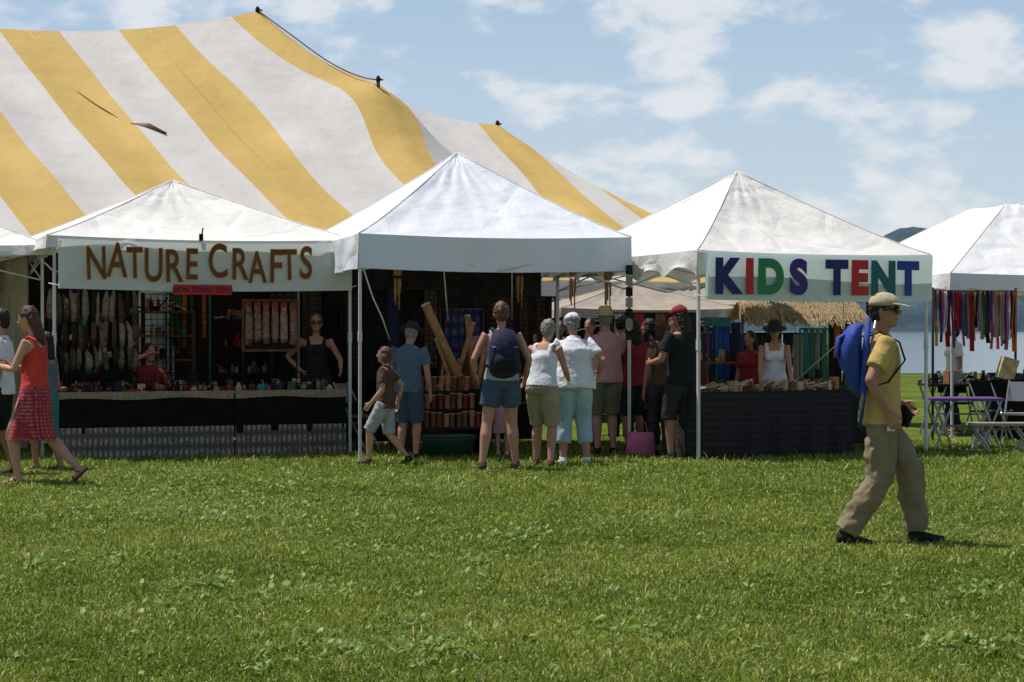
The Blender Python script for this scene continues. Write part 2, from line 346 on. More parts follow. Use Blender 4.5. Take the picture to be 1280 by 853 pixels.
# open slatted crate that stands behind the drums and holds the long sticks
S=MID.e('rain_sticks'); B=MB(); ac=(a0+a1)/2+.05
for z in (.25,.5,.75):
    for y in (1.34,1.74): B.box((ac,y,z),(1.0,.02,.10),mi=2)
for x in (ac-.49,ac+.49):
    for y in (1.36,1.72): B.box((x,y,.42),(.04,.04,.84),mi=2)
for (x0,y0,x1,y1,r) in ((531,382,578,478,.055),(590,405,566,492,.03),(583,396,594,490,.035),(573,452,548,488,.04),(545,425,570,490,.03),(606,425,598,488,.03),(612,440,606,490,.022),(556,430,552,490,.022)):
    b=1.5+random.uniform(-.1,.1); p=MID.a(x0,b); q=MID.a(x1,b)
    zA=MID.z(y0,p,b); zB=MID.z(y1,q,b); 
    P0=Vector((p,b-.05,zA)); P1=Vector((q,b+.05,zB)); dv=(P1-P0).normalized()
    P1=P1+dv*((zB-.15)/max(.6,-dv.z))*.8
    B.cyl(P0,P1,r,r*.92,n=14,mi=0); B.cyl(P0,P0-dv*.02,r*1.08,n=14,mi=1)
B.build('sticks',[M['wood'],M['palewood'],M['wood2']],S)
S=MID.e('plastic_tub'); B=MB(); a=MID.a(562,.35)
B.loft([(a,.4,.0),(a,.4,.20),(a,.4,.22),(a,.4,.25)],[(.28,.15),(.32,.17),(.34,.19),(.34,.19)],n=24); B.loft([(a,.4,.251),(a,.4,.27),(a,.4,.282)],[(.35,.20),(.34,.19),(.28,.14)],n=24)
B.build('tub',M['tub'],S)
hanging(MID,'blue_tapestry',556,600,2.4,388,470,[M['tapestry']],2)
hanging(MID,'hanging_garments',600,690,2.6,372,470,[M['dark'],M['navy'],M['dark'],M['paisley'],M['black'],M['wood2']],9)
hanging(MID,'hanging_garments',452,545,2.0,362,470,[M['dark'],M['paisley'],M['navy'],M['black']],6)
shelf(MID,'display_shelf',1.9,3.1,1.9,[.6,.95,1.3],M['wood2'],pal,n=16)
def rope(fr,pts,r=.008):
    B.loft([ (fr.a(x,b),b,fr.z(y,fr.a(x,b),b)) for (x,y,b) in pts],[r]*len(pts),n=6)
B=MB()
S=MID.e('guy_rope'); rope(MID,[(455,338,.0),(466,372,.2),(478,398,.35),(487,425,.5)]); rope(MID,[(555,340,.2),(560,400,.6)],.006); rope(MID,[(640,338,.5),(640,400,1.2)],.006)
B.build('ropes',M['rope'],S)
S=MID.e('wind_chimes'); B=MB()
for x,y in ((497,345),(650,342),(716,345),(760,350)):
    a=MID.a(x,.6); z=MID.z(y,a,.6); B.cyl((a,.6,z+.1),(a,.6,z),.05,mi=0); B.cyl((a,.6,z+.1),(a,.6,2.6),.004,mi=0)
    for k in range(5): an=k*1.26; B.cyl((a+.035*math.cos(an),.6+.035*math.sin(an),z-.03),(a+.035*math.cos(an),.6+.035*math.sin(an),z-.2-.05*k),.009,mi=0)
B.build('chimes',[M['wood']],S)
S=MID.e('hanging_sign_strip'); B=MB(); a=MW-.02
for k in range(7): B.box((a,-.05,1.45+k*.13),(.085,.012,.11),mi=k%2)
B.build('tags',[M['dark'],M['beige']],S,False)
# ---------------------------------------------------------------- KIDS booth
T=KID.e('toy_table'); KA=KID.a(1066,0)
B=MB(); B.box((KA/2,.45,.78),(KA-.05,.8,.03))
for x in (.12,KA-.12):
    for y in (.12,.8): B.cyl((x,y,0),(x,y,.77),.015)
B.build('table_top',M['plaidcloth'],T,False)
drape(T,.03,KA,.03,.05,.80,M['plaidcloth'],'cloth_front',amp=.03); 
D=MB(); D.grid(lambda u,v:(.03+.015*math.sin(u*20)*(1-v),.03+.82*u,.05+.75*v),20,3); D.grid(lambda u,v:(KA+.015*math.sin(u*20)*(1-v),.03+.82*u,.05+.75*v),20,3); D.build('cloth_sides',M['plaidcloth'],T)
B=MB(); 
for i in range(40):
    x=random.uniform(.2,KA-.2); y=random.uniform(.08,.7); an=random.uniform(-1,1); l=random.uniform(.15,.32); z=.81+random.uniform(0,.05)
    B.cyl((x,y,z),(x+l*math.cos(an),y+l*math.sin(an)*.5,z+random.uniform(.0,.08)),.013,.009,n=6,mi=0)
clutter(B,.1,KA-.1,.06,.8,.796,60,3,.14)
B.build('wooden_toys',[M['palewood'],M['wood'],M['wood2']],T,False)
T=KID.e('toy_table'); B=MB(); 
B.box((KA+.62,1.0,.70),(1.0,.7,.03),mi=0)
for x in (KA+.2,KA+1.05):
    for y in (.72,1.28): B.cyl((x,y,0),(x,y,.69),.014,mi=1)
B.build('table',[M['dark'],M['metal']],T,False)
drape(T,KA+.12,KA+1.12,.64,.1,.72,M['dark'],'cloth_front')
B=MB(); clutter(B,KA+.15,KA+1.1,.7,1.3,.716,50,len(pal),.22,.04,.12); B.build('goods',pal,T,False)
ux,uy=WX(995,28.4),28.4
S=empty('thatched_stall_roof',(ux,uy,0),math.radians(15)); B=MB(); zt=WZ(376,28.4)
for k in range(1700):
    x=random.uniform(-.85,.85); q=random.choice([-1,1,-1]); y0=random.uniform(0,.35)*q; l=random.uniform(.14,.30); z0_=zt-abs(y0)*.45+random.uniform(-.01,.02)
    w_=random.uniform(.008,.016); dx=random.uniform(-.05,.05); y1=y0+q*l*.75; z1_=z0_-l*.75
    B.add([(x,y0,z0_),(x+w_,y0,z0_),(x+w_+dx,y1,z1_),(x+dx,y1,z1_)],[(0,1,2,3)])
B.build('thatch',M['thatch'],S,False); B=MB(); B.box((0,0,zt-.1),(1.6,.3,.05))
for x in(-.8,.8): B.cyl((x,0,0),(x,0,zt-.05),.03)
B.build('posts',M['wood2'],S)
hanging(KID,'hanging_garments',890,925,2.9,405,480,[M['blue'],M['navy'],M['blue']],3)
hanging(KID,'hanging_garments',1005,1032,2.6,412,470,[M['green'],M['teal'],M['grey']],4)
hanging(KID,'hanging_garments',1036,1064,3.0,395,440,[M['red'],M['dark'],M['orange'],M['dark']],4)
hanging(KID,'hanging_blankets',872,1066,3.25,418,492,[M['dark'],M['paisley'],M['beige'],M['navy'],M['dark'],M['wood2'],M['grey'],M['dark']],15)
shelf(KID,'display_shelf',1.7,2.9,2.4,[.5,.8,1.1],M['wood2'],pal,n=18)
shelf(KID,'display_shelf',.3,1.2,2.8,[.5,.8,1.1,1.3],M['dark'],pal,n=18)
S=KID.e('small_sign'); B=MB(); a=KID.a(897,2.85); B.box((a,2.85,1.62),(.42,.02,.12)); B.cyl((a,2.88,0),(a,2.88,1.6),.012); B.build('board',M['teal'],S,False)
S=KID.e('guy_rope'); B=MB(); B.cyl((3.2,.6,1.9),(2.35,1.6,.75),.006,n=5); B.cyl((2.5,.6,1.9),(3.3,1.6,.75),.006,n=5); B.build('ropes',M['rope'],S)
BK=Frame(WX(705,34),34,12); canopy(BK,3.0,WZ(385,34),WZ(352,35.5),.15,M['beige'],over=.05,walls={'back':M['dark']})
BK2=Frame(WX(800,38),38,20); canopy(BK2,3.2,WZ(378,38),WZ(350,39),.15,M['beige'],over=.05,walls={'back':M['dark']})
shelf(BK,'display_shelf',.2,2.8,1,[.5,.8,1.1,1.4],M['dark'],pal,n=20)
BKs=Frame(WX(790,31),31,10)
shelf(BKs,'display_shelf',.0,1.4,1,[.4,.8,1.1],M['dark'],pal,n=18)
shelf(Frame(WX(880,32),32,10),'display_shelf',.0,2.4,1,[.4,.7,.95],M['wood2'],pal,n=24)
hanging(BKs,'hanging_garments',755,870,1.8,392,470,[M['dark'],M['wood2'],M['navy'],M['red'],M['dark'],M['beige']],9)
# ---------------------------------------------------------------- RIGHT stall
cols=[M['red'],M['orange'],M['yellow'],M['teal'],M['purple'],M['pink'],M['blue'],M['green'],M['white2'],M['navy'],M['dark'],M['beige'],M['purple']]
S=empty('scarf_rack'); B=MB(); Y0=28.6; z1=WZ(364,Y0); x0=WX(1166,Y0); x1=WX(1276,Y0)
B.cyl((x0,Y0,z1),(x1,Y0+.3,z1),.015,mi=10); 
for x in (x0,x1): B.cyl((x,Y0+(.3 if x==x1 else 0),0),(x,Y0+(.3 if x==x1 else 0),z1+.05),.018,mi=10)
n=40
for i in range(n):
    x=x0+(x1-x0)*i/n; l=random.uniform(.5,.85); w_=(x1-x0)/n*random.uniform(.9,1.8); y=Y0+.3*i/n-.02; mi=random.randrange(len(cols)); dr=random.uniform(-.03,.03)
    B.grid(lambda u,v:(x+w_*u*(1+.3*v)+dr*v+.008*math.sin(v*7+i),y-.012-.025*math.sin(u*9+i)-.015*(i%3),z1-l*v),5,5,mi)
B.build('scarves',cols,S)
def ftable(name,px0,px1,py,Y,m,dep=.7,dy=0):
    z=WZ(py,Y); x0=WX(px0,Y); x1=WX(px1,Y); S=empty(name); B=MB(); B.box(((x0+x1)/2,Y+dep/2,z),(x1-x0,dep,.035),mi=0)
    for x in (x0+.15,x1-.15):
        B.cyl((x-.12,Y+.05,0),(x+.12,Y+.05,z-.02),.014,mi=1); B.cyl((x+.12,Y+.05,0),(x-.12,Y+.05,z-.02),.014,mi=1)
        B.cyl((x-.12,Y+dep-.05,0),(x+.12,Y+dep-.05,z-.02),.014,mi=1); B.cyl((x+.12,Y+dep-.05,0),(x-.12,Y+dep-.05,z-.02),.014,mi=1)
        B.cyl((x,Y+.05,.3),(x,Y+dep-.05,.3),.012,mi=1)
    B.cyl((x0+.15,Y+dep/2,.3),(x1-.15,Y+dep/2,.3),.012,mi=1)
    B.build('table',[m,M['metal']],S,False); return S,x0,x1,z
ftable('folding_table',1166,1256,500,26.0,M['purple'])
ftable('picnic_bench',1214,1300,531,25.4,M['beige'],.3)
S,x0,x1,z=ftable('vendor_table',1160,1300,482,29.6,M['dark'],.8)
B=MB(); clutter(B,x0,x1,29.7,30.3,z+.02,80,len(pal),.2,.04,.14); B.build('goods',pal,S,False)
S=empty('cardboard_box',(WX(1259,28.5),28.5,0)); B=MB(); B.box((0,0,.98),(.22,.2,.3),Matrix.Rotation(.3,3,'Y')); B.box((.02,.1,.42),(.5,.4,.84),mi=1); B.build('box',[M['palewood'],M['black']],S,False)
def fchair(name,px,Y,rz,m):
    S=empty(name,(WX(px,Y),Y,0),rz); B=MB()
    B.box((0,0,.44),(.42,.4,.025),mi=0); B.box((0,.2,.72),(.42,.02,.25),Matrix.Rotation(-.15,3,'X'),mi=0)
    for x in(-.2,.2): B.cyl((x,-.22,0),(x,.24,.86),.012,mi=1); B.cyl((x,.24,0),(x,-.16,.46),.012,mi=1)
    B.build('chair',[m,M['metal']],S,False)
fchair('folding_chair',1240,27.4,.6,M['black']); fchair('folding_chair',1195,30.5,2.6,M['black']); fchair('folding_chair',447,26,1.2,M['metal']); fchair('folding_chair',1275,26.6,-.5,M['metal'])
shelf(LFT,'display_shelf',1.4,2.7,.9,[.5,.8,1.1,1.4],M['dark'],pal,n=20)

# ---------------------------------------------------------------- MARQUEE
th=math.radians(35); ux_,uy_=math.cos(th),math.sin(th)
def ML(s,t,z): return (-5.5+ux_*s+math.sin(th)*t, 45+uy_*s-math.cos(th)*t, z)
def ridge(s):
    if s<=0:
        u=(-s%12)/12; return 8.4-.9*4*u*(1-u)*.95
    f=s/6.3; return 8.4-2.1*f-.55*4*f*(1-f)
def hip(f): return (6.3+2.7*f,9.5*f,6.3-3.9*f-.55*4*f*(1-f)*.9)
cols_=[]
for k in range(20,1,-1): cols_.append(((-.65-1.3*k,0,ridge(-.65-1.3*k)),-.65-1.3*k+.0,0))
cols_.append(((-1.95,0,ridge(-1.95)),-1.8,.25)); cols_.append(((-.65,0,ridge(-.65)),.2,.75))
cols_.append(((.45,0,ridge(.45)),1.5,.95)); cols_.append(((5.75,0,ridge(5.75)),3.0,0))
h=hip(.11); cols_.append((h,4.8,0)); h=hip(.30); cols_.append((h,6.3,0)); h=hip(.48); cols_.append((h,7.6,0)); cols_.append((hip(1.0),9.0,0))
MQ=empty('striped_marquee_tent')
ref=next(j for j,c in enumerate(cols_) if c[0][0]==-.65)
def surf(top,bs,bl,v,side):
    s0,t0,z0=top; tb=9.5*side; t00=t0*side
    t=t00+(tb-t00)*v; s=s0+(bs-s0)*v+(bl*math.exp(-((abs(t)-3.2)/1.6)**2) if side>0 else 0)
    z=z0+(2.4-z0)*v-.22*math.sin(math.pi*v)
    if side>0:
        d=math.hypot(s-1.1,t-3.2); z+=.5*math.exp(-d/.8)
        d=math.hypot(s+10.9,t-4.4); z+=.4*math.exp(-d/.8)
    z+=.035*math.sin(s*4.1+.6*math.sin(t*.9))*math.sin(math.pi*v)+.02*math.sin(s*1.7+t*2.3)*math.sin(math.pi*v)
    return s,t,z
B=MB()
for i in range(len(cols_)-1):
    A_,C_=cols_[i],cols_[i+1]; mi=1 if (i-ref)%2==0 else 0
    for side in (1,-1):
        def fn(u,v,A_=A_,C_=C_,side=side):
            s0=A_[0][0]+(C_[0][0]-A_[0][0])*u
            if A_[0][1]==0 and C_[0][1]==0: tp=(s0,0,ridge(s0))
            elif C_[0][1]>0:
                f=max(0,(s0-6.3)/2.7); tp=hip(f) if s0>6.3 else (s0,0,ridge(s0))
            if u in(0,1): tp=(A_ if u==0 else C_)[0]
            s,t,z=surf(tp,A_[1]+(C_[1]-A_[1])*u,A_[2]+(C_[2]-A_[2])*u,v,side)
            z+=-.05*math.sin(math.pi*u)*math.sin(math.pi*v)
            return ML(s,t,z)
        B.grid(fn,8 if (C_[0][0]-A_[0][0])<3 else 24,40,mi)
def endf(u,v):
    a=hip(u); t=a[1]*(1-2*v); return ML(a[0],t,a[2]-.12*math.sin(math.pi*v))
B.grid(endf,16,24,0)
B.build('canvas_roof',[M['mwhite'],M['myel']],MQ)
B=MB(); B.grid(lambda u,v:ML(-26.6+35.6*u,9.5+.03*math.sin(u*300),2.42-.35*v+.08*v*abs(math.sin(u*130))),400,3); B.grid(lambda u,v:ML(9.0+.02*math.sin(u*150),9.5-19*u,2.42-.35*v),200,3)
B.build('valance',M['mwhite'],MQ)
B=MB(); B.grid(lambda u,v:ML(-26.6+35.6*u,-9.4+.05*math.sin(u*200),.02+2.4*v),300,3); B.build('added_sidewall',M['beige'],MQ)  # added wall: covers the bright strip beyond so the inside stays dark
B=MB()
for (s,t,z) in ((0,0,8.36),(1.1,3.2,6.62),(6.3,0,6.26),(-12,0,8.4),(-24,0,8.4)):
    p=ML(s,t,0); q=ML(s,t,z+.06); B.cyl(p,q,.05,.035); B.ell(q,(.05,.05,.09),n=8,m=6)
    B.cyl((q[0]-.03,q[1],q[2]+.03),(q[0]+.10,q[1],q[2]-.01),.018)
for k in range(13):
    s=-26+2.6*k+.4; B.cyl(ML(s,9.4,0),ML(s,9.4,2.45),.035); B.cyl(ML(s,9.4,2.4),ML(s,11.2,0),.012,n=5)
for t in (-9.4,-4.7,0,4.7,9.4): B.cyl(ML(9.0,t,0),ML(9.0,t,2.42),.035)
B.build('poles',M['dark'],MQ)
B=MB()
def seam(s0,s1,t0,t1,r=.02,up=.03,bl=None):
    pts=[]
    for i in range(25):
        f=i/24; t=t0+(t1-t0)*f; v=t/9.5; sr=s0+(s1-s0)*f
        if bl is not None: sx_,t_,z=surf((s0,0,ridge(s0)),s1,bl,v,1); z-=.05*math.sin(math.pi*v)
        else: sx_,t_,z=surf((sr,0,ridge(s0)),sr,0,v,1)
        pts.append(ML(sx_,t_,z+up))
    B.loft(pts,[r]*25,n=5)
seam(.02,1.1,.05,3.2,.016); seam(1.15,1.35,3.25,6.8,.012)
B.build('seam_ropes',M['wood2'],MQ)
B=MB()
for s in (-2.6,-5.2,-7.8,-10.4,-13): seam(s,s,.1,9.4,.010,.0,0.0)
B.build('stripe_seams',M['myel'],MQ)
def flat_surf(s,t): 
    s2,t2,z=surf((s,0,ridge(s)),s,0,t/9.5,1); return ML(s,t,z-.02)
B=MB(); B.loft([flat_surf(-4.62,3.6),flat_surf(-4.35,3.8),flat_surf(-4.1,4.05)],[(.03,.02),(.09,.03),(.03,.02)],n=8); B.loft([flat_surf(-5.15,2.3),flat_surf(-4.95,2.8),flat_surf(-4.75,3.3)],[(.006,.006),(.018,.010),(.006,.006)],n=6); B.build('tie_flap',M['wood2'],MQ)

# ---------------------------------------------------------------- PEOPLE
skins={'a':mat('skin_fair',(.50,.27,.18),.55,(10,.08)),'b':mat('skin_tan',(.36,.18,.11),.55,(10,.08)),'c':mat('skin_red',(.44,.22,.15),.55,(10,.08))}
hairs={'brown':mat('hair_brown',(.07,.035,.018),.5,(40,.5),(60,.6)),'dark':mat('hair_dark',(.015,.010,.008),.5,(40,.5),(60,.6)),'grey':mat('hair_grey',(.22,.21,.195),.6,(40,.4),(60,.6)),'auburn':mat('hair_auburn',(.12,.055,.025),.5,(40,.5),(60,.6))}
eyew=mat('eye_white',(.7,.7,.7),.3); eyed=mat('eye_dark',(.02,.015,.01),.3); lip=mat('lips',(.35,.10,.09),.5); lens=mat('dark_lens',(.008,.008,.009),.15,None,None,0,.6)
C={}
def cm(n,c): C[n]=mat('cloth_'+n,c,.9,(7,.14),(14,.5,.03)); return C[n]
for n,c in {'yel':(.52,.36,.12),'khaki':(.23,.18,.11),'khaki2':(.31,.26,.17),'white':(.70,.71,.75),'lblue':(.32,.45,.50),'denim':(.05,.08,.13),'black':(.012,.012,.013),'brown':(.10,.055,.035),'grey':(.33,.34,.36),'steel':(.09,.15,.20),'pink':(.55,.28,.30),'red':(.60,.05,.035),'dred':(.25,.02,.03),'olive':(.16,.16,.09),'straw':(.55,.42,.22),'capg':(.42,.38,.24),'shoe':(.02,.02,.022),'sandal':(.10,.05,.03),'dk':(.03,.03,.035)}.items(): cm(n,c)
def ik(a,c,l1,l2,hint):
    a=Vector(a); c=Vector(c); d=c-a; L=d.length
    if L>(l1+l2)*.999: c=a+d*((l1+l2)*.999/L); d=c-a; L=d.length
    x=(l1*l1-l2*l2+L*L)/(2*L); hh=math.sqrt(max(0,l1*l1-x*x)); dn=d/L; h=Vector(hint); h=h-dn*h.dot(dn); h.normalize()
    return a+dn*x+h*hh, c
def hand(B,w,d,n,curl=.45):
    d=Vector(d).normalized(); n=Vector(n); n=(n-d*n.dot(d)).normalized(); s=d.cross(n)
    B.loft([w-d*.02,w+d*.02,w+d*.06,w+d*.095],[(.024,.018),(.034,.018),(.042,.016),(.040,.012)],lat=s,n=10)
    for k,(o,l) in enumerate(((-.030,.070),(-.010,.080),(.011,.074),(.030,.058))):
        p=w+d*.088+s*o; q=d.copy(); pts=[p-d*.012]; 
        for j,fr_ in enumerate((.42,.32,.26)):
            ang=curl*(.5+.5*j)+.05*k; q=(d*math.cos(ang)+n*math.sin(ang)).normalized(); p=p+q*l*fr_; pts.append(p)
        B.loft(pts,[.0095,.009,.0085,.006],lat=s,n=7)
    p=w+d*.025-s*.028; q=(d*.75-s*.6+n*.3).normalized(); p1=p+q*.045; q2=(d*.9-s*.2+n*.45).normalized(); B.loft([p-q*.01,p1,p1+q2*.03],[.013,.0105,.007],lat=n,n=7)
def human(name,X,Y,face,H=1.72,sex='f',skin='a',hair=('short','brown'),top=('tee','white'),bot=('shorts','denim',.45),shoe=('sandal','sandal'),
          lean=0,ank=None,wr=None,headturn=0,headtilt=0,hat=None,glasses=False,pel=(0,0),fat=1.0,z0=0,sit=None,palm=None,pitch=(0,0),curl=.45,elb=None,baggy=1.0):
    s=H/1.75; E=empty(name,(X,Y,z0),math.radians(face),s); fem=sex=='f'
    aL,aR=ank or ((-.10,-.01,.08),(.10,.01,.08))
    stride=abs(aL[1]-aR[1]); pz=.93-.055*min(1,stride/.6)**2 if sit is None else sit
    P0=Vector((pel[0],pel[1],pz)); Rl=Matrix.Rotation(-math.radians(lean),3,'X')
    def up(p): 
        p=Vector(p); return P0+Rl@(p-Vector((0,0,.93)))
    sw=.168 if fem else .195
    shL,shR=up((-sw,0,1.405)),up((sw,0,1.405))
    hips=[P0+Vector((sg*.088,0,-.01)) for sg in(-1,1)]
    knees=[];anks=[]
    for hp_,an in zip(hips,(aL,aR)):
        k,c=ik(hp_,an,.435,.42,(0,1,.05)); knees.append(k); anks.append(c)
    wl=[]; el=[]
    wr=wr or (None,None); elb=elb or (None,None)
    for i,(sh,w_) in enumerate(zip((shL,shR),wr)):
        sg=(-1,1)[i]
        if w_ is None: w_=sh+Vector((sg*.07,.05,-.53))
        e_,c=ik(sh,w_,.29,.255,elb[i] or (sg*.5,-1,-.2)); el.append(e_); wl.append(c)
    skm=skins[skin]; B=MB()
    hw=1.0; ww=.93 if fem else 1.0
    TR=[(.84,.13*fat,.09*fat),(.90,.168*hw*fat,.118*fat),(.96,.166*hw*fat,.118*fat),(1.07,.142*ww*fat,.10*fat),(1.18,.145*ww*fat,.105*fat),(1.29,.158 if fem else .172,.112*fat),(1.37,.155 if fem else .172,.10),(1.425,.125 if fem else .145,.08),(1.46,.075,.062)]
    def torso(B,i0,i1,g,lowflare=0):
        r=TR[i0:i1]; B.loft([up((0,0,z)) for z,_,_ in r],[(a+g+(lowflare if k==0 else 0),b+g+(lowflare if k==0 else 0)) for k,(_,a,b) in enumerate(r)],n=20)
    torso(B,0,9,0)
    nk=up((0,0,1.44)); Rh=Rl@Matrix.Rotation(math.radians(headturn),3,'Z')@Matrix.Rotation(-math.radians(headtilt-lean*.6),3,'X')
    hc=nk+Rl@Vector((0,.012,.06))+Rh@Vector((0,.012,.13))
    def hp(v): return hc+Rh@Vector(v)
    B.loft([nk-Rl@Vector((0,0,.03)),nk+Rl@Vector((0,0,.04)),hp((0,-.012,-.05))],[.060 if not fem else .052,.052 if not fem else .044,.054 if not fem else .046],n=14)
    B.ell(hp((0,-.005,.01)),(.076,.094,.105),Rh); B.ell(hp((0,.028,-.055)),(.054,.058,.062),Rh); B.ell(hp((0,.096,-.012)),(.014,.024,.024),Rh); B.ell(hp((0,.072,-.095)),(.022,.018,.016),Rh)
    for sg in(-1,1): B.ell(hp((sg*.078,-.005,-.008)),(.011,.02,.032),Rh,n=8,m=6)
    if fem:
        for sg in(-1,1): B.ell(up((sg*.065,.085,1.27)),(.06,.052,.062),Rl)
    lf=fat**.6
    for sh,e_,w_,i in zip((shL,shR),el,wl,(0,1)):
        g=.88 if fem else 1.0; inn=up(((-.1,.1)[i],0,1.40)); m1=sh.lerp(e_,.45); m2=e_.lerp(w_,.3)
        B.loft([inn,sh,m1,e_,m2,w_],[r*g*lf for r in (.055,.056,.048,.040,.041,.027)],n=12)
    for h_,k_,a_ in zip(hips,knees,anks):
        B.loft([h_+Vector((0,0,.03)),h_.lerp(k_,.2),h_.lerp(k_,.6),k_,k_.lerp(a_,.3)+Vector((0,-.012,0)),k_.lerp(a_,.7),a_],[r*lf for r in(.09,.088,.072,.056,.060,.043,.035)],n=12)
    feet=[]
    for a_,pt in zip(anks,pitch):
        Rf=Matrix.Rotation(-math.radians(pt),3,'X')
        ft=[a_+Rf@Vector(v) for v in((0,-.055,-.045),(0,-.02,-.04),(0,.05,-.045),(0,.12,-.058),(0,.17,-.064))]; feet.append((a_,ft,Rf))
        B.loft([a_+Rf@Vector((0,0,.02)),a_+Rf@Vector((0,.0,-.03)),a_+Rf@Vector((0,.05,-.05))],[.036,.036,.03],n=10)
        B.loft(ft,[(.026,.028),(.034,.036),(.038,.032),(.042,.020),(.026,.012)],n=12)
    B.build('body',skm,E,remesh=.011,sm=6)
    B=MB()
    for i,(e_,w_) in enumerate(zip(el,wl)):
        sg=(-1,1)[i]; n=Vector((palm[i] if palm and palm[i] else (-sg,0,0))); d=(w_-e_).normalized()
        nn=(n-d*n.dot(d)).normalized(); 
        Bt=MB(); hand(Bt,w_,d,nn,curl)
        if i==0: B.add(Bt.v,Bt.f)
        else:
            sd=d.cross(nn); vs=[Vector(v)-2*sd*((Vector(v)-w_).dot(sd)) for v in Bt.v]; B.add(vs,[tuple(reversed(f)) for f in Bt.f])
    B.build('hands',skm,E,remesh=.0045,sm=2)
    B=MB()
    for sg in(-1,1):
        B.ell(hp((sg*.031,.078,.008)),(.014,.010,.008),Rh,0,8,6); B.ell(hp((sg*.031,.085,.008)),(.006,.005,.0065),Rh,1,8,6); B.ell(hp((sg*.032,.082,.030)),(.018,.008,.004),Rh,3,8,6)
    B.ell(hp((0,.082,-.058)),(.022,.008,.007),Rh,2,8,6)
    B.build('face_features',[eyew,eyed,lip,hairs[hair[1]]],E)
    if glasses:
        B=MB()
        for sg in(-1,1): B.ell(hp((sg*.034,.090,.004)),(.034,.014,.025),Rh); B.loft([hp((sg*.062,.082,.010)),hp((sg*.078,.05,.010)),hp((sg*.084,.0,.006))],[(.006,.010)]*3,n=6)
        B.cyl(hp((-.02,.1,.012)),hp((.02,.1,.012)),.005,n=6); B.build('sunglasses',lens,E)
    B=MB(); k=hair[0]
    B.ell(hp((0,-.022,.028)),(.085,.096,.100),Rh); B.ell(hp((0,-.045,-.02)),(.074,.065,.075),Rh)
    if k=='long': B.loft([hp((0,-.05,.03)),hp((0,-.07,-.08)),hp((0,-.085,-.2)),hp((0,-.07,-.30))],[(.085,.05),(.09,.05),(.085,.04),(.04,.02)],lat=Rh@Vector((1,0,0)))
    if k=='bob':
        for sg in(-1,0,1): B.ell(hp((sg*.055,-.03-.03*(sg==0),-.04)),(.045,.055,.08),Rh)
    if k=='bun': B.ell(hp((0,-.12,.03)),(.04,.04,.04),Rh)
    B.build('hair',hairs[hair[1]],E,remesh=.009,sm=3,disp=(.03,.026))
    if hat:
        B=MB(); hk,hm=hat
        if hk=='cap':
            B.loft([hp((0,-.008,z)) for z in(.035,.06,.09,.115,.128)],[(.092,.108),(.092,.106),(.080,.092),(.05,.06),(.01,.01)],lat=Rh@Vector((1,0,0)),n=20)
            B.loft([hp((0,.07,.046)),hp((0,.12,.040)),hp((0,.165,.028)),hp((0,.178,.022))],[(.078,.006),(.075,.006),(.05,.005),(.02,.004)],lat=Rh@Vector((1,0,0)),n=14)
        else:
            B.loft([hp((0,-.008,z)) for z in(.04,.07,.11,.14,.15)],[(.095,.11),(.090,.104),(.083,.095),(.065,.075),(.02,.03)],lat=Rh@Vector((1,0,0)),n=20)
            B.loft([hp((0,0,z)) for z in(.030,.044,.048)],[(.165,.178),(.16,.172),(.1,.11)],lat=Rh@Vector((1,0,0)),n=24)
        B.build('hat',C[hm],E)
    tk,tm=top; B=MB(); slv=min(lf,1.08)
    if tk=='tee':
        B.loft([up((0,0,z)) for z in (.86,.93,1.0,1.10,1.20,1.30,1.38,1.43)],[(.172*fat+.022,.120*fat+.022),(.170*fat+.020,.118*fat+.020),(.165*fat+.018,.114*fat+.018),(.155*fat*ww+.02,.106*fat+.02),(.152*fat*ww+.018,.108*fat+.018),(max(.160,.150*fat)+.018,.112*fat+.016),((.155 if fem else .172)+.016,.10+.016),((.125 if fem else .145)+.014,.092)],n=20)
        B.loft([up((0,0,1.40)),up((0,0,1.455)),up((0,.0,1.475))],[(.13,.09),(.088,.075),(.066,.062)],n=16)
        for sh,e_,i in zip((shL,shR),el,(0,1)):
            inn=up(((-.09,.09)[i],0,1.39)); g=.93 if fem else 1; B.loft([inn,sh,sh.lerp(e_,.3),sh.lerp(e_,.66)],[.066*slv*g,.070*slv*g,.067*slv*g,.068*slv*g],n=14)
        if fem:
            for sg in(-1,1): B.ell(up((sg*.065,.09,1.27)),(.07,.06,.07),Rl)
    else:
        B.loft([up((0,0,z)) for z in (.93,1.0,1.08,1.18,1.28,1.36)],[(.168*fat+.014,.118*fat+.014),(.160*fat+.012,.112*fat+.012),(.146*fat*ww+.014,.102*fat+.014),(.145*fat*ww+.012,.105*fat+.012),(.156+.010,.112*fat+.010),(.148,.104)],n=20)
        for sg in(-1,1):
            if fem: B.ell(up((sg*.065,.088,1.27)),(.068,.058,.068),Rl)
            B.loft([up((sg*.09,.08,1.33)),up((sg*.10,.07,1.40)),up((sg*.105,.0,1.455)),up((sg*.10,-.07,1.42)),up((sg*.09,-.085,1.33))],[(.032,.014)]*5,n=8)
    B.build('top',C[tm] ,E,remesh=.011,sm=4,disp=(.07,.014 if tk=='tee' else .008))
    bk,bm,fr_=bot; B=MB(); BM=C.get(bm) or M[bm]
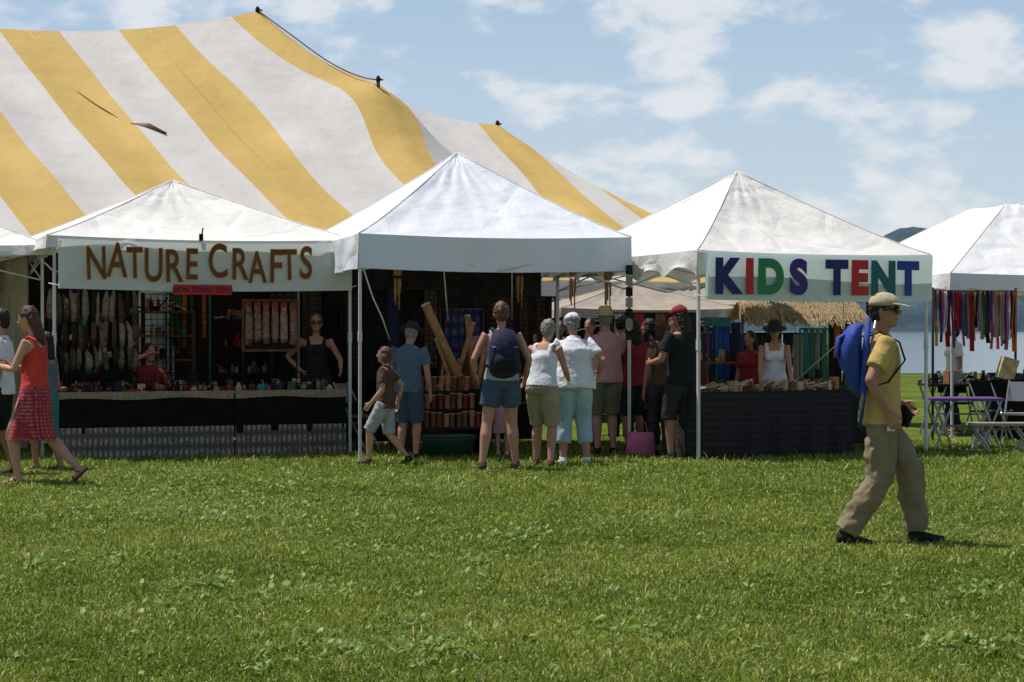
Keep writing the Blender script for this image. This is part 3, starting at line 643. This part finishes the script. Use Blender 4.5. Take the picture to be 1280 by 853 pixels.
    if bk=='skirt':
        zc=(hips[0]+hips[1])/2; kn=(knees[0]+knees[1])/2; n=36; rows=[(up((0,0,1.05)),.140,.108),(up((0,0,.97)),.182,.132),(up((0,0,.90)),.196,.142),(zc.lerp(kn,.5),.20,.155+stride*.05),(zc.lerp(kn,.9)+Vector((0,0,-.03)),.215,.15+stride*.14),(kn.lerp((anks[0]+anks[1])/2,fr_),.225,.15+stride*.18)]
        vs=[];fs=[]
        for r,(c,a,b) in enumerate(rows):
            for j in range(n):
                an=2*math.pi*j/n; k_=1+(.06*r/5)*math.sin(an*7+r*.4); vs.append((c.x+a*k_*math.cos(an),c.y+b*k_*math.sin(an),c.z))
        for r in range(len(rows)-1):
            for j in range(n): j2=(j+1)%n; fs.append((r*n+j,r*n+j2,(r+1)*n+j2,(r+1)*n+j))
        B.add(vs,fs); o=B.build('skirt',BM,E); o.modifiers.new('ss','SUBSURF').render_levels=1
    else:
        B.loft([up((0,0,z)) for z in(.84,.90,.96,1.01)],[(.13*fat+.01,.09*fat+.01),(.168*hw*fat+.008,.118*fat+.008),(.166*hw*fat+.006,.118*fat+.006),(.148*fat*ww+.002,.103*fat+.002)],n=20)
        for h_,k_,a_ in zip(hips,knees,anks):
            L=[(h_+Vector((0,0,.02)),.103),(h_.lerp(k_,.3),.100),(h_.lerp(k_,.65),.090),(k_,.080),(k_.lerp(a_,.35),.078),(k_.lerp(a_,.7),.073),(a_+Vector((0,0,-.005)),.073)]
            ts=[0,.15,.33,.5,.67,.85,1]; pts=[];rr=[]
            for i_,(p,r) in enumerate(L):
                if i_>1: r*=baggy
                if ts[i_]<fr_-1e-3: pts.append(p); rr.append(r*lf+(.008 if fr_<.6 else 0))
                else:
                    p0,r0=L[i_-1]; f=(fr_-ts[i_-1])/(ts[i_]-ts[i_-1]); pts.append(p0.lerp(p,f)); rr.append((r0+(r-r0)*f)*lf+(.010 if fr_<.6 else 0)); break
            B.loft(pts,rr,n=14)
        B.build('trousers' if fr_>.6 else 'shorts',BM,E,remesh=.011,sm=4,disp=(.09,.045 if fr_>.8 else .018))
    B=MB()
    for a_,ft,Rf in feet:
        if shoe[0]=='shoe':
            g=.010; B.loft(ft[:-1]+[ft[-1]+Rf@Vector((0,.012,0))],[(.034+g*.5,.036),(.040+g*.5,.040),(.043+g*.5,.036),(.050,.028),(.034,.020)],n=14); B.loft([a_+Rf@Vector((0,-.005,.01)),a_+Rf@Vector((0,0,-.03))],[.044,.044],n=12)
        else:
            B.loft([p+Rf@Vector((0,0,-.012)) for p in (ft[0]+Rf@Vector((0,-.01,-.012)),ft[2]+Rf@Vector((0,0,-.012)),ft[3],ft[4]+Rf@Vector((0,.015,0)))],[(.032,.010),(.038,.010),(.048,.010),(.03,.008)],n=12)
            B.loft([a_+Rf@Vector(v) for v in((-.045,.09,-.06),(-.02,.085,-.028),(.02,.085,-.028),(.045,.09,-.06))],[(.012,.005)]*4,lat=(0,1,0),n=6)
            B.loft([a_+Rf@Vector(v) for v in((-.040,-.0,-.05),(-.03,.035,-.012),(.03,.035,-.012),(.040,.0,-.05))],[(.010,.005)]*4,lat=(0,1,0),n=6)
    B.build('shoes',C[shoe[1]],E)
    return E,up,hp,wl
# --- foreground man
E,up,hp,wl=human('walking_man',WX(1100,14.7),14.7,-90,H=1.82,sex='m',skin='b',hair=('short','dark'),top=('tee','yel'),bot=('long','khaki',.995),shoe=('shoe','shoe'),
   ank=((-.09,.27,.085),(.10,-.25,.095)),pitch=(-2,4),wr=((-.20,.17,.95),(.27,.01,.90)),headturn=-22,hat=('cap','capg'),glasses=True,lean=1,baggy=1.16,fat=1.05,curl=.7)
B=MB() # folded chair in a slack blue carry bag slung across the back
B.loft([up((.04,-.15,1.53)),up((.05,-.19,1.50)),up((.05,-.225,1.38)),up((.05,-.215,1.27)),up((.05,-.17,1.12)),up((.06,-.15,1.05))],[(.06,.02),(.11,.05),(.13,.085),(.12,.075),(.08,.045),(.04,.02)],n=16)
B.loft([up((.14,-.11,1.58)),up((.15,-.13,1.35)),up((.155,-.14,1.1)),up((.16,-.16,.84))],[(.020,.016),(.034,.026),(.030,.022),(.018,.012)],n=10,mi=0); B.cyl(up((.12,-.06,1.56)),up((.19,-.175,.90)),.011,mi=1)
B.loft([up((.05,-.22,1.49)),up((.07,-.30,1.44)),up((.05,-.31,1.33)),up((.04,-.23,1.22))],[(.02,.008),(.06,.016),(.05,.012),(.01,.008)],n=8)
for i in(-1,1): B.loft([up((i*.12,-.14,1.44)),up((i*.125,-.03,1.485)),up((i*.12,.10,1.42)),up((i*.13,.14,1.3)),up((i*.18,.02,1.15)),up((i*.13,-.13,1.1))],[(.020,.006)]*6,n=6,mi=2)
B.build('blue_chair_bag',[M['blue'],M['metal'],C['black']],E,remesh=0)
B=MB(); B.loft([up((-.08,.16,.98)),up((-.08,.20,.92)),up((-.08,.18,.84))],[(.07,.03),(.08,.045),(.06,.03)],n=12); B.loft([up((.19,0,.99)),up((0,.155,.99)),up((-.19,0,.99))],[(.02,.008)]*3,n=6); B.build('waist_pouch',C['black'],E)
B=MB(); w=wl[1]; B.box(w+Vector((-.02,.02,-.10)),(.008,.05,.035)); B.build('paper_slip',C['white'],E,False)
# --- left group
Yw=20.4
E,up,hp,wl=human('woman_in_red',WX(44,Yw),Yw,78,H=1.80,skin='a',hair=('long','brown'),top=('tank','red'),bot=('skirt','skirtplaid',.12),ank=((-.08,.14,.08),(.08,-.40,.16)),pitch=(0,42),wr=((-.12,.34,1.14),(.14,.32,1.12)),headtilt=14,lean=2)
B=MB()
for k in range(9): an=k*.7; B.loft([Vector((0,.36,1.14)),Vector((.05*math.cos(an),.44,1.18+.03*math.sin(an))),Vector((.09*math.cos(an),.52,1.16+.07*math.sin(an)))],[(.01,.004),(.035,.004),(.006,.003)],n=6)
B.build('leafy_bundle',mat('leafgreen',(.10,.25,.06),.6),E)
human('man_in_white_shirt',WX(2,21.6),21.6,95,H=1.74,sex='m',skin='b',hair=('short','dark'),top=('tee','white'),bot=('shorts','black',.5),ank=((-.1,.1,.08),(.1,-.12,.08)),wr=(None,(.2,.3,1.1)),shoe=('shoe','shoe'))
human('girl_in_green_skirt',WX(58,22.4),22.4,70,H=1.5,skin='b',hair=('long','dark'),top=('tank','steel'),bot=('skirt','teal',.2),ank=((-.08,.1,.08),(.08,-.15,.08)))
x,y=NAT.w(NAT.a(395,1.0),1.0)
human('vendor_woman',x,y,188,H=1.72,skin='c',hair=('bun','auburn'),top=('tank','black'),bot=('long','dk',.98),wr=((-.30,.28,1.04),(.19,.03,1.02)),elb=(None,(1,-.3,0)),glasses=True)
x,y=NAT.w(NAT.a(186,1.1),1.1)
human('seated_vendor',x,y,215,H=1.66,skin='c',hair=('long','dark'),top=('tee','dred'),bot=('long','dk',.98),sit=.60,ank=((-.12,.42,.10),(.12,.42,.10)),wr=((-.12,.22,1.0),(.10,.16,1.28)),elb=(None,(1,-.2,-.6)))
S=empty('stool',(x,y,0)); B=MB(); B.cyl((0,0,.44),(0,0,.47),.17,n=20)
for k in range(4): an=k*1.57+.7; B.cyl((.12*math.cos(an),.12*math.sin(an),.44),(.18*math.cos(an),.18*math.sin(an),0),.015)
B.build('stool',M['wood2'],S)
def at(px,fy): Y=CH*F/(fy-HY); return WX(px,Y),Y
x,y=at(482,582); human('walking_boy',x,y,80,H=1.36,sex='m',skin='a',hair=('bob','auburn'),top=('tee','brown'),bot=('shorts','grey',.5),shoe=('shoe','shoe'),ank=((-.09,.22,.085),(.09,-.30,.12)),pitch=(-5,25),wr=((-.24,.16,.90),(.24,-.12,.90)))
x,y=at(510,576); human('man_in_dark_hat',x,y,-20,H=1.60,sex='m',skin='c',hair=('short','grey'),top=('tee','steel'),bot=('shorts','denim',.5),shoe=('shoe','shoe'),hat=('hat','dk'),wr=((-.15,.3,1.1),None),headtilt=20,lean=5)
x,y=at(627,588)
E,up,hp,wl=human('woman_with_backpack',x,y,8,H=1.82,skin='c',hair=('short','auburn'),top=('tank','grey'),bot=('shorts','denim',.30),shoe=('shoe','sandal'),ank=((-.21,-.06,.08),(.15,.04,.08)),wr=((-.26,.16,1.02),(.26,.10,.96)),fat=1.06,headtilt=8)
B=MB(); B.loft([up((0,-.13,1.0)),up((0,-.18,1.03)),up((0,-.21,1.15)),up((0,-.19,1.32)),up((0,-.14,1.44)),up((0,-.11,1.46))],[(.12,.05),(.155,.09),(.16,.10),(.15,.09),(.10,.06),(.04,.03)],n=18)
B.loft([up((0,-.27,1.05)),up((0,-.29,1.12)),up((0,-.27,1.22))],[(.11,.03),(.115,.035),(.10,.02)],n=14,mi=1)
B.cyl(up((-.13,-.26,1.28)),up((.13,-.26,1.28)),.008,mi=2); B.cyl(up((-.03,-.15,1.45)),up((.03,-.15,1.49)),.008,mi=1)
for sg in(-1,1): B.loft([up((sg*.08,-.12,1.42)),up((sg*.10,-.02,1.475)),up((sg*.10,.09,1.40)),up((sg*.12,.12,1.25)),up((sg*.15,.0,1.1)),up((sg*.12,-.13,1.05))],[(.026,.010)]*6,n=8,mi=1)
B.build('backpack',[M['navy'],C['black'],M['grey']],E)
x,y=at(679,584); human('woman_in_white_tank',x,y,-25,H=1.66,skin='c',hair=('short','grey'),top=('tank','white'),bot=('shorts','khaki2',.5),ank=((-.12,.06,.08),(.14,-.10,.08)),lean=12,pel=(0,-.04),headtilt=18,wr=((-.1,.42,1.05),(.16,.38,1.0)),shoe=('shoe','sandal'),fat=1.1)
x,y=at(718,581); human('woman_in_white_tee',x,y,6,H=1.72,skin='c',hair=('short','grey'),top=('tee','white'),bot=('long','lblue',.80),ank=((-.13,0,.08),(.14,-.02,.08)),lean=8,headturn=10,headtilt=12,hat=('cap','white'),fat=1.34,shoe=('shoe','white'),wr=((-.15,.32,1.1),(.3,.15,1.05)))
x,y=at(757,569); human('man_in_straw_hat',x,y,12,H=1.78,sex='m',skin='c',hair=('short','grey'),top=('tee','pink'),bot=('shorts','olive',.5),hat=('hat','straw'),fat=1.12,wr=(None,(.05,.34,1.15)),shoe=('shoe','shoe'))
x,y=at(793,565); human('woman_with_dark_hair',x,y,25,H=1.66,skin='b',hair=('long','dark'),top=('tee','dred'),bot=('shorts','dk',.5),wr=((-.1,.32,1.1),None),headtilt=15,shoe=('shoe','shoe'))
x,y=at(628,570); human('toddler_in_pink',x,y,10,H=.98,skin='a',hair=('bob','brown'),top=('tee','pink'),bot=('skirt','pink',.0),shoe=('shoe','white'))
x,y=at(853,576); human('man_in_black',x,y,42,H=1.80,sex='m',skin='b',hair=('long','dark'),top=('tee','black'),bot=('shorts','dk',.55),hat=('cap','dred'),fat=1.12,shoe=('shoe','shoe'),headtilt=12,wr=((-.2,.3,1.1),(.25,.28,1.1)),ank=((-.13,.05,.08),(.13,-.05,.08)))
x,y=at(828,571); human('shopper',x,y,20,H=1.60,skin='b',hair=('bob','brown'),top=('tank','brown'),bot=('long','dk',.9),shoe=('shoe','shoe'))
x,y=at(776,557); human('shopper',x,y,-10,H=1.72,sex='m',skin='b',hair=('short','dark'),top=('tee','dk'),bot=('long','dk',.95),shoe=('shoe','shoe'))
x,y=at(812,556); human('shopper',x,y,60,H=1.66,skin='c',hair=('bob','dark'),top=('tee','brown'),bot=('long','denim',.95),shoe=('shoe','shoe'))
x,y=at(700,553); human('shopper',x,y,170,H=1.64,skin='b',hair=('bob','dark'),top=('tee','dk'),bot=('long','dk',.95),shoe=('shoe','shoe'))
x,y=at(801,572); S=empty('pink_tote_bag',(x,y,0)); B=MB(); B.loft([(0,0,.02),(0,0,.06),(0,0,.22),(0,0,.30)],[(.15,.07),(.18,.09),(.17,.08),(.15,.03)],n=14)
B.loft([(-.08,0,.28),(-.06,0,.42),(.06,0,.42),(.08,0,.28)],[.008]*4,n=6); B.build('bag',M['pink'],S)
x,y=KID.w(KID.a(968,1.25),1.25); human('toy_vendor',x,y,175,H=1.62,skin='c',hair=('bob','dark'),top=('tank','white'),bot=('shorts','khaki2',.5),hat=('hat','dk'),wr=((-.2,.34,.98),(.2,.34,.98)),headtilt=14)
x,y=KID.w(KID.a(938,1.9),1.9); human('shopper',x,y,140,H=1.5,skin='b',hair=('long','dark'),top=('tee','dred'),bot=('long','dk',.9))
human('man_in_yellow_cap',WX(908,29.5),29.5,170,H=1.66,sex='m',skin='c',hair=('short','grey'),top=('tee','olive'),bot=('long','khaki',.95),hat=('cap','yel'),shoe=('shoe','shoe'))
human('shopper',WX(1193,31),31,100,H=1.6,skin='b',hair=('short','dark'),top=('tee','white'),bot=('long','dk',.95))
human('shopper',WX(738,30),30,150,H=1.68,skin='b',hair=('short','dark'),top=('tee','steel'),bot=('long','dk',.95))
human('shopper',WX(842,31),31,200,H=1.72,sex='m',skin='c',hair=('short','brown'),top=('tee','brown'),bot=('shorts','olive',.5))

# ---------------------------------------------------------------- GROUND
m=bpy.data.materials.new('lawn_soil'); m.use_nodes=True; N=m.node_tree.nodes; L=m.node_tree.links; p=N['Principled BSDF']; p.inputs['Roughness'].default_value=1; p.inputs['Specular IOR Level'].default_value=.05
tc=N.new('ShaderNodeTexCoord'); n1=N.new('ShaderNodeTexNoise'); n1.inputs['Scale'].default_value=.6; n1.inputs['Detail'].default_value=8
n2=N.new('ShaderNodeTexNoise'); n2.inputs['Scale'].default_value=35; n2.inputs['Detail'].default_value=6
L.new(tc.outputs['Object'],n1.inputs['Vector']); L.new(tc.outputs['Object'],n2.inputs['Vector'])
r1=N.new('ShaderNodeValToRGB'); r1.color_ramp.elements[0].position=.35; r1.color_ramp.elements[0].color=(.085,.13,.016,1); r1.color_ramp.elements[1].position=.65; r1.color_ramp.elements[1].color=(.17,.21,.035,1)
r2=N.new('ShaderNodeValToRGB'); r2.color_ramp.elements[0].position=.38; r2.color_ramp.elements[0].color=(.38,.38,.35,1); r2.color_ramp.elements[1].position=.62; r2.color_ramp.elements[1].color=(1.15,1.15,1.1,1)
L.new(n1.outputs['Fac'],r1.inputs[0]); L.new(n2.outputs['Fac'],r2.inputs[0])
mx=N.new('ShaderNodeMix'); mx.data_type='RGBA'; mx.blend_type='MULTIPLY'; mx.inputs[0].default_value=1; L.new(r1.outputs[0],mx.inputs[6]); L.new(r2.outputs[0],mx.inputs[7]); L.new(mx.outputs[2],p.inputs['Base Color'])
b=N.new('ShaderNodeBump'); b.inputs['Strength'].default_value=.8; b.inputs['Distance'].default_value=.03; L.new(n2.outputs['Fac'],b.inputs['Height']); L.new(b.outputs[0],p.inputs['Normal'])
B=MB(); B.add([(-4000,-50,0),(4000,-50,0),(4000,6000,0),(-4000,6000,0)],[(0,1,2,3)]); B.build('ground',m,None,False)
m=mat('lake_water',(.10,.14,.17),.12,(.02,.15),(.8,.25,.2),0,.5)
B=MB(); B.add([(-3900,66,.02),(3900,76,.02),(3900,5900,.02),(-3900,5900,.02)],[(0,1,2,3)]); B.build('lake',m,None,False)
m=mat('hazed_forest',(.035,.065,.085),1,(.02,.35),(.05,1,6))  # blue haze of distance is mixed into the forest colour
B=MB()
def hz(x):
    k=x/1800*F+640
    base=52+9*math.sin(x*.004+1)+6*math.sin(x*.011)+2*math.sin(x*.05)
    return base+41*math.exp(-((k-1138)/50)**2)-8*math.exp(-((k-900)/200)**2)
def hf(u,v):
    x=-2400+4800*u; y=1500+600*v; n=1.8*math.sin(x*.31)*math.sin(x*.173)+1.2*random.uniform(-1,1)
    return (x,y,(hz(x)+n)*math.sin(min(1,v*2)*math.pi/2)*1.0 if v<=.5 else hz(x)*(1-(v-.5)*.3))
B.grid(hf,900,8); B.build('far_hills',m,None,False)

# ---------------------------------------------------------------- GRASS
def nfield(x,y):
    return (np.sin(x*1.3+2*np.sin(y*.7))+np.sin(y*1.9+1.5*np.sin(x*.9+1))+np.sin((x+y)*3.1)*.6+np.sin(x*5.3-y*4.1)*.5)/3.1
def clump(x,y):
    return np.clip(np.sin(x*9.1+3*np.sin(y*2.3))*np.sin(y*5.7+2*np.sin(x*3.1+.5))+.6*np.sin(x*17.3+y*3.)*np.sin(y*11.9-x*5.),-1,1)
def grassmesh(N):
    Ymin,Ymax=8.3,28.
    Y=Ymin*(Ymax/Ymin)**(rng.random(N)**.92); X=(rng.random(N)*2-1)*(.27*Y+.9)
    nf=nfield(X,Y); cl_=clump(X,Y); k=(Y/14)
    h=(.024+.026*rng.random(N))*(1+.28*nf+.30*cl_)*(.8+.2*k); w=(.0028+.0020*rng.random(N))*(.55+.70*k)
    tuft=rng.random(N)<.02; h=np.where(tuft,h*1.7,h)
    fringe=(Y>22.3)&(rng.random(N)<.30); h=np.where(fringe,h*1.6,h)
    an=rng.random(N)*2*np.pi; le=rng.random(N)*.9+.2; ld=rng.random(N)*2*np.pi
    cx,sy=np.cos(an)*w,np.sin(an)*w; lx,ly=np.cos(ld)*h*le,np.sin(ld)*h*le
    V=np.zeros((N,5,3),np.float32)
    V[:,0]=np.stack([X-cx,Y-sy,0*X],1); V[:,1]=np.stack([X+cx,Y+sy,0*X],1)
    V[:,2]=np.stack([X+cx*.8+lx*.35,Y+sy*.8+ly*.35,h*.6],1); V[:,3]=np.stack([X-cx*.8+lx*.35,Y-sy*.8+ly*.35,h*.6],1)
    V[:,4]=np.stack([X+lx,Y+ly,h*(1-.35*le)],1)
    c=rng.random(N); g=np.clip(.5+.45*nf+.22*cl_+.25*(rng.random(N)-.5),0,1)
    col=np.zeros((N,4),np.float32); A=np.array([.145,.225,.022]); Bc=np.array([.31,.37,.055]); D=np.array([.50,.47,.19])
    cc=(A+(Bc-A)*g[:,None])*(.5+.85*c[:,None]); dry=(rng.random(N)<(.05+.08*g))[:,None]; cc=np.where(dry,D,cc); col[:,:3]=cc; col[:,3]=1
    return V,col
N_=480000; V,col=grassmesh(N_)
def weeds(nr):
    Vs=[];Fs=[];Cs=[];o=0
    cen=[(random.uniform(0,1280),588+265*random.random()**1.2) for _ in range(26)]
    for _ in range(nr):
        q=random.random(); big=1
        if q<.38: fy=random.uniform(588,655); px_=random.gauss(230,130)
        elif q<.75:
            c=random.choice(cen); s_=(c[1]-HY)/200; px_=random.gauss(c[0],22*s_); fy=random.gauss(c[1],4*s_); big=1.15
        else: fy=588+265*random.random()**1.6; px_=random.uniform(-60,1340)
        if fy<583: continue
        Y=CH*F/(fy-HY); X=WX(px_,Y)
        for l in range(random.randint(2,6)):
            a=random.uniform(0,6.28); L_=random.uniform(.02,.058)*big; wd=L_*random.uniform(.16,.32); tl=random.uniform(.1,1.1); z0=random.uniform(.012,.035)
            d=Vector((math.cos(a)*math.cos(tl),math.sin(a)*math.cos(tl),math.sin(tl))); s_=Vector((-math.sin(a),math.cos(a),random.uniform(-.3,.3)))
            p0=Vector((X+random.uniform(-.04,.04),Y+random.uniform(-.04,.04),z0))
            pts=[p0,p0+d*L_*.35+s_*wd,p0+d*L_*.75+s_*wd*.8,p0+d*L_-Vector((0,0,L_*.15)),p0+d*L_*.75-s_*wd*.8,p0+d*L_*.35-s_*wd]
            Vs+=[tuple(q) for q in pts]; Fs.append(tuple(range(o,o+6))); o+=6
            g=random.uniform(.6,1.35); Cs+=[(.25*g,.35*g,.09*g,1)]*6
    return Vs,Fs,Cs
gm=bpy.data.materials.new('grass_blades'); gm.use_nodes=True; N=gm.node_tree.nodes; L=gm.node_tree.links; p=N['Principled BSDF']; at_=N.new('ShaderNodeAttribute'); at_.attribute_name='col'
p.inputs['Roughness'].default_value=.45; p.inputs['Specular IOR Level'].default_value=.25; L.new(at_.outputs['Color'],p.inputs['Base Color'])
t=N.new('ShaderNodeBsdfTranslucent'); L.new(at_.outputs['Color'],t.inputs['Color']); mx=N.new('ShaderNodeMixShader'); mx.inputs[0].default_value=.35
L.new(p.outputs[0],mx.inputs[1]); L.new(t.outputs[0],mx.inputs[2]); L.new(mx.outputs[0],N['Material Output'].inputs[0])
me=bpy.data.meshes.new('grass'); me.vertices.add(N_*5); me.vertices.foreach_set('co',V.reshape(-1))
base=(np.arange(N_)*5)[:,None]; idx=np.concatenate([base+np.array([0,1,2,3]),base+np.array([3,2,4])],1).astype(np.int32).reshape(-1)
me.loops.add(len(idx)); me.loops.foreach_set('vertex_index',idx); me.polygons.add(N_*2)
ls=np.stack([np.arange(N_)*7,np.arange(N_)*7+4],1).astype(np.int32).reshape(-1); me.polygons.foreach_set('loop_start',ls)
me.update(calc_edges=True); me.validate()
ca=me.color_attributes.new('col','FLOAT_COLOR','POINT'); ca.data.foreach_set('color',np.repeat(col,5,axis=0).reshape(-1))
me.materials.append(gm); o=bpy.data.objects.new('grass',me); sc.collection.objects.link(o)
Vs,Fs,Cs=weeds(1900); me=bpy.data.meshes.new('lawn_weeds'); me.from_pydata(Vs,[],Fs); ca=me.color_attributes.new('col','FLOAT_COLOR','POINT'); ca.data.foreach_set('color',np.array(Cs,np.float32).reshape(-1)); me.materials.append(gm)
o=bpy.data.objects.new('lawn_weeds',me); sc.collection.objects.link(o)

# ---------------------------------------------------------------- LIGHT, SKY, CAMERA
sd=Vector((-.36,.14,.92)).normalized(); el=math.asin(sd.z); az=math.atan2(sd.x,sd.y)
ld=bpy.data.lights.new('sun','SUN'); ld.energy=5.0; ld.angle=math.radians(.5); ld.color=(1,.96,.89); lo=bpy.data.objects.new('sun',ld); lo.rotation_euler=sd.to_track_quat('Z','Y').to_euler(); lo.location=(-20,10,50); sc.collection.objects.link(lo)
w=bpy.data.worlds.new('World'); sc.world=w; w.use_nodes=True; N=w.node_tree.nodes; L=w.node_tree.links; bg=N['Background']; bg.inputs['Strength'].default_value=.12
sky=N.new('ShaderNodeTexSky'); sky.sky_type='NISHITA'; sky.sun_disc=False; sky.sun_elevation=el; sky.sun_rotation=az%(2*math.pi); sky.air_density=1.0; sky.dust_density=1.0; sky.ozone_density=2.0
tc=N.new('ShaderNodeTexCoord'); sp=N.new('ShaderNodeSeparateXYZ'); L.new(tc.outputs['Generated'],sp.inputs[0])
# summer haze: pale at the horizon, much deeper blue overhead
hr=N.new('ShaderNodeValToRGB'); hr.color_ramp.elements[0].position=0.0; hr.color_ramp.elements[0].color=(.68,.79,.87,1); hr.color_ramp.elements[1].position=.45; hr.color_ramp.elements[1].color=(.04,.09,.22,1)
e_=hr.color_ramp.elements.new(.16); e_.color=(.43,.58,.76,1)
L.new(sp.outputs['Z'],hr.inputs[0]); hs=N.new('ShaderNodeVectorMath'); hs.operation='SCALE'; hs.inputs['Scale'].default_value=8.0; L.new(hr.outputs[0],hs.inputs[0])
m0=N.new('ShaderNodeMix'); m0.data_type='RGBA'; m0.inputs[0].default_value=.75; L.new(sky.outputs[0],m0.inputs[6]); L.new(hs.outputs[0],m0.inputs[7])
mp=N.new('ShaderNodeMapping'); mp.inputs['Scale'].default_value=(1,1,2.0); mp.inputs['Location'].default_value=(.37,.1,.23)
nz=N.new('ShaderNodeTexNoise'); nz.inputs['Scale'].default_value=16; nz.inputs['Detail'].default_value=10; nz.inputs['Roughness'].default_value=.55
L.new(tc.outputs['Generated'],mp.inputs[0]); L.new(mp.outputs[0],nz.inputs['Vector'])
cr=N.new('ShaderNodeMapRange'); cr.interpolation_type='SMOOTHSTEP'; cr.inputs['From Min'].default_value=.47; cr.inputs['From Max'].default_value=.62; cr.inputs['To Max'].default_value=.78; L.new(nz.outputs['Fac'],cr.inputs['Value'])
cz=N.new('ShaderNodeMapRange'); cz.inputs['From Min'].default_value=.2; cz.inputs['From Max'].default_value=.5; cz.inputs['To Min'].default_value=1; cz.inputs['To Max'].default_value=.2; L.new(sp.outputs['Z'],cz.inputs['Value'])
cm_=N.new('ShaderNodeMath'); cm_.operation='MULTIPLY'; L.new(cr.outputs[0],cm_.inputs[0]); L.new(cz.outputs[0],cm_.inputs[1])
mx=N.new('ShaderNodeMix'); mx.data_type='RGBA'; mx.inputs[7].default_value=(6.9,7.0,7.2,1); L.new(cm_.outputs[0],mx.inputs[0]); L.new(m0.outputs[2],mx.inputs[6]); L.new(mx.outputs[2],bg.inputs['Color'])
cd=bpy.data.cameras.new('camera'); cd.sensor_width=36; cd.lens=F/1280*36; cd.clip_end=12000; co=bpy.data.objects.new('camera',cd); co.location=(0,0,CH); co.rotation_euler=(math.radians(90)-math.atan((426.5-HY)/F),0,0); sc.collection.objects.link(co); sc.camera=co
sc.view_settings.view_transform='Standard'; sc.view_settings.look='None'; sc.view_settings.exposure=0
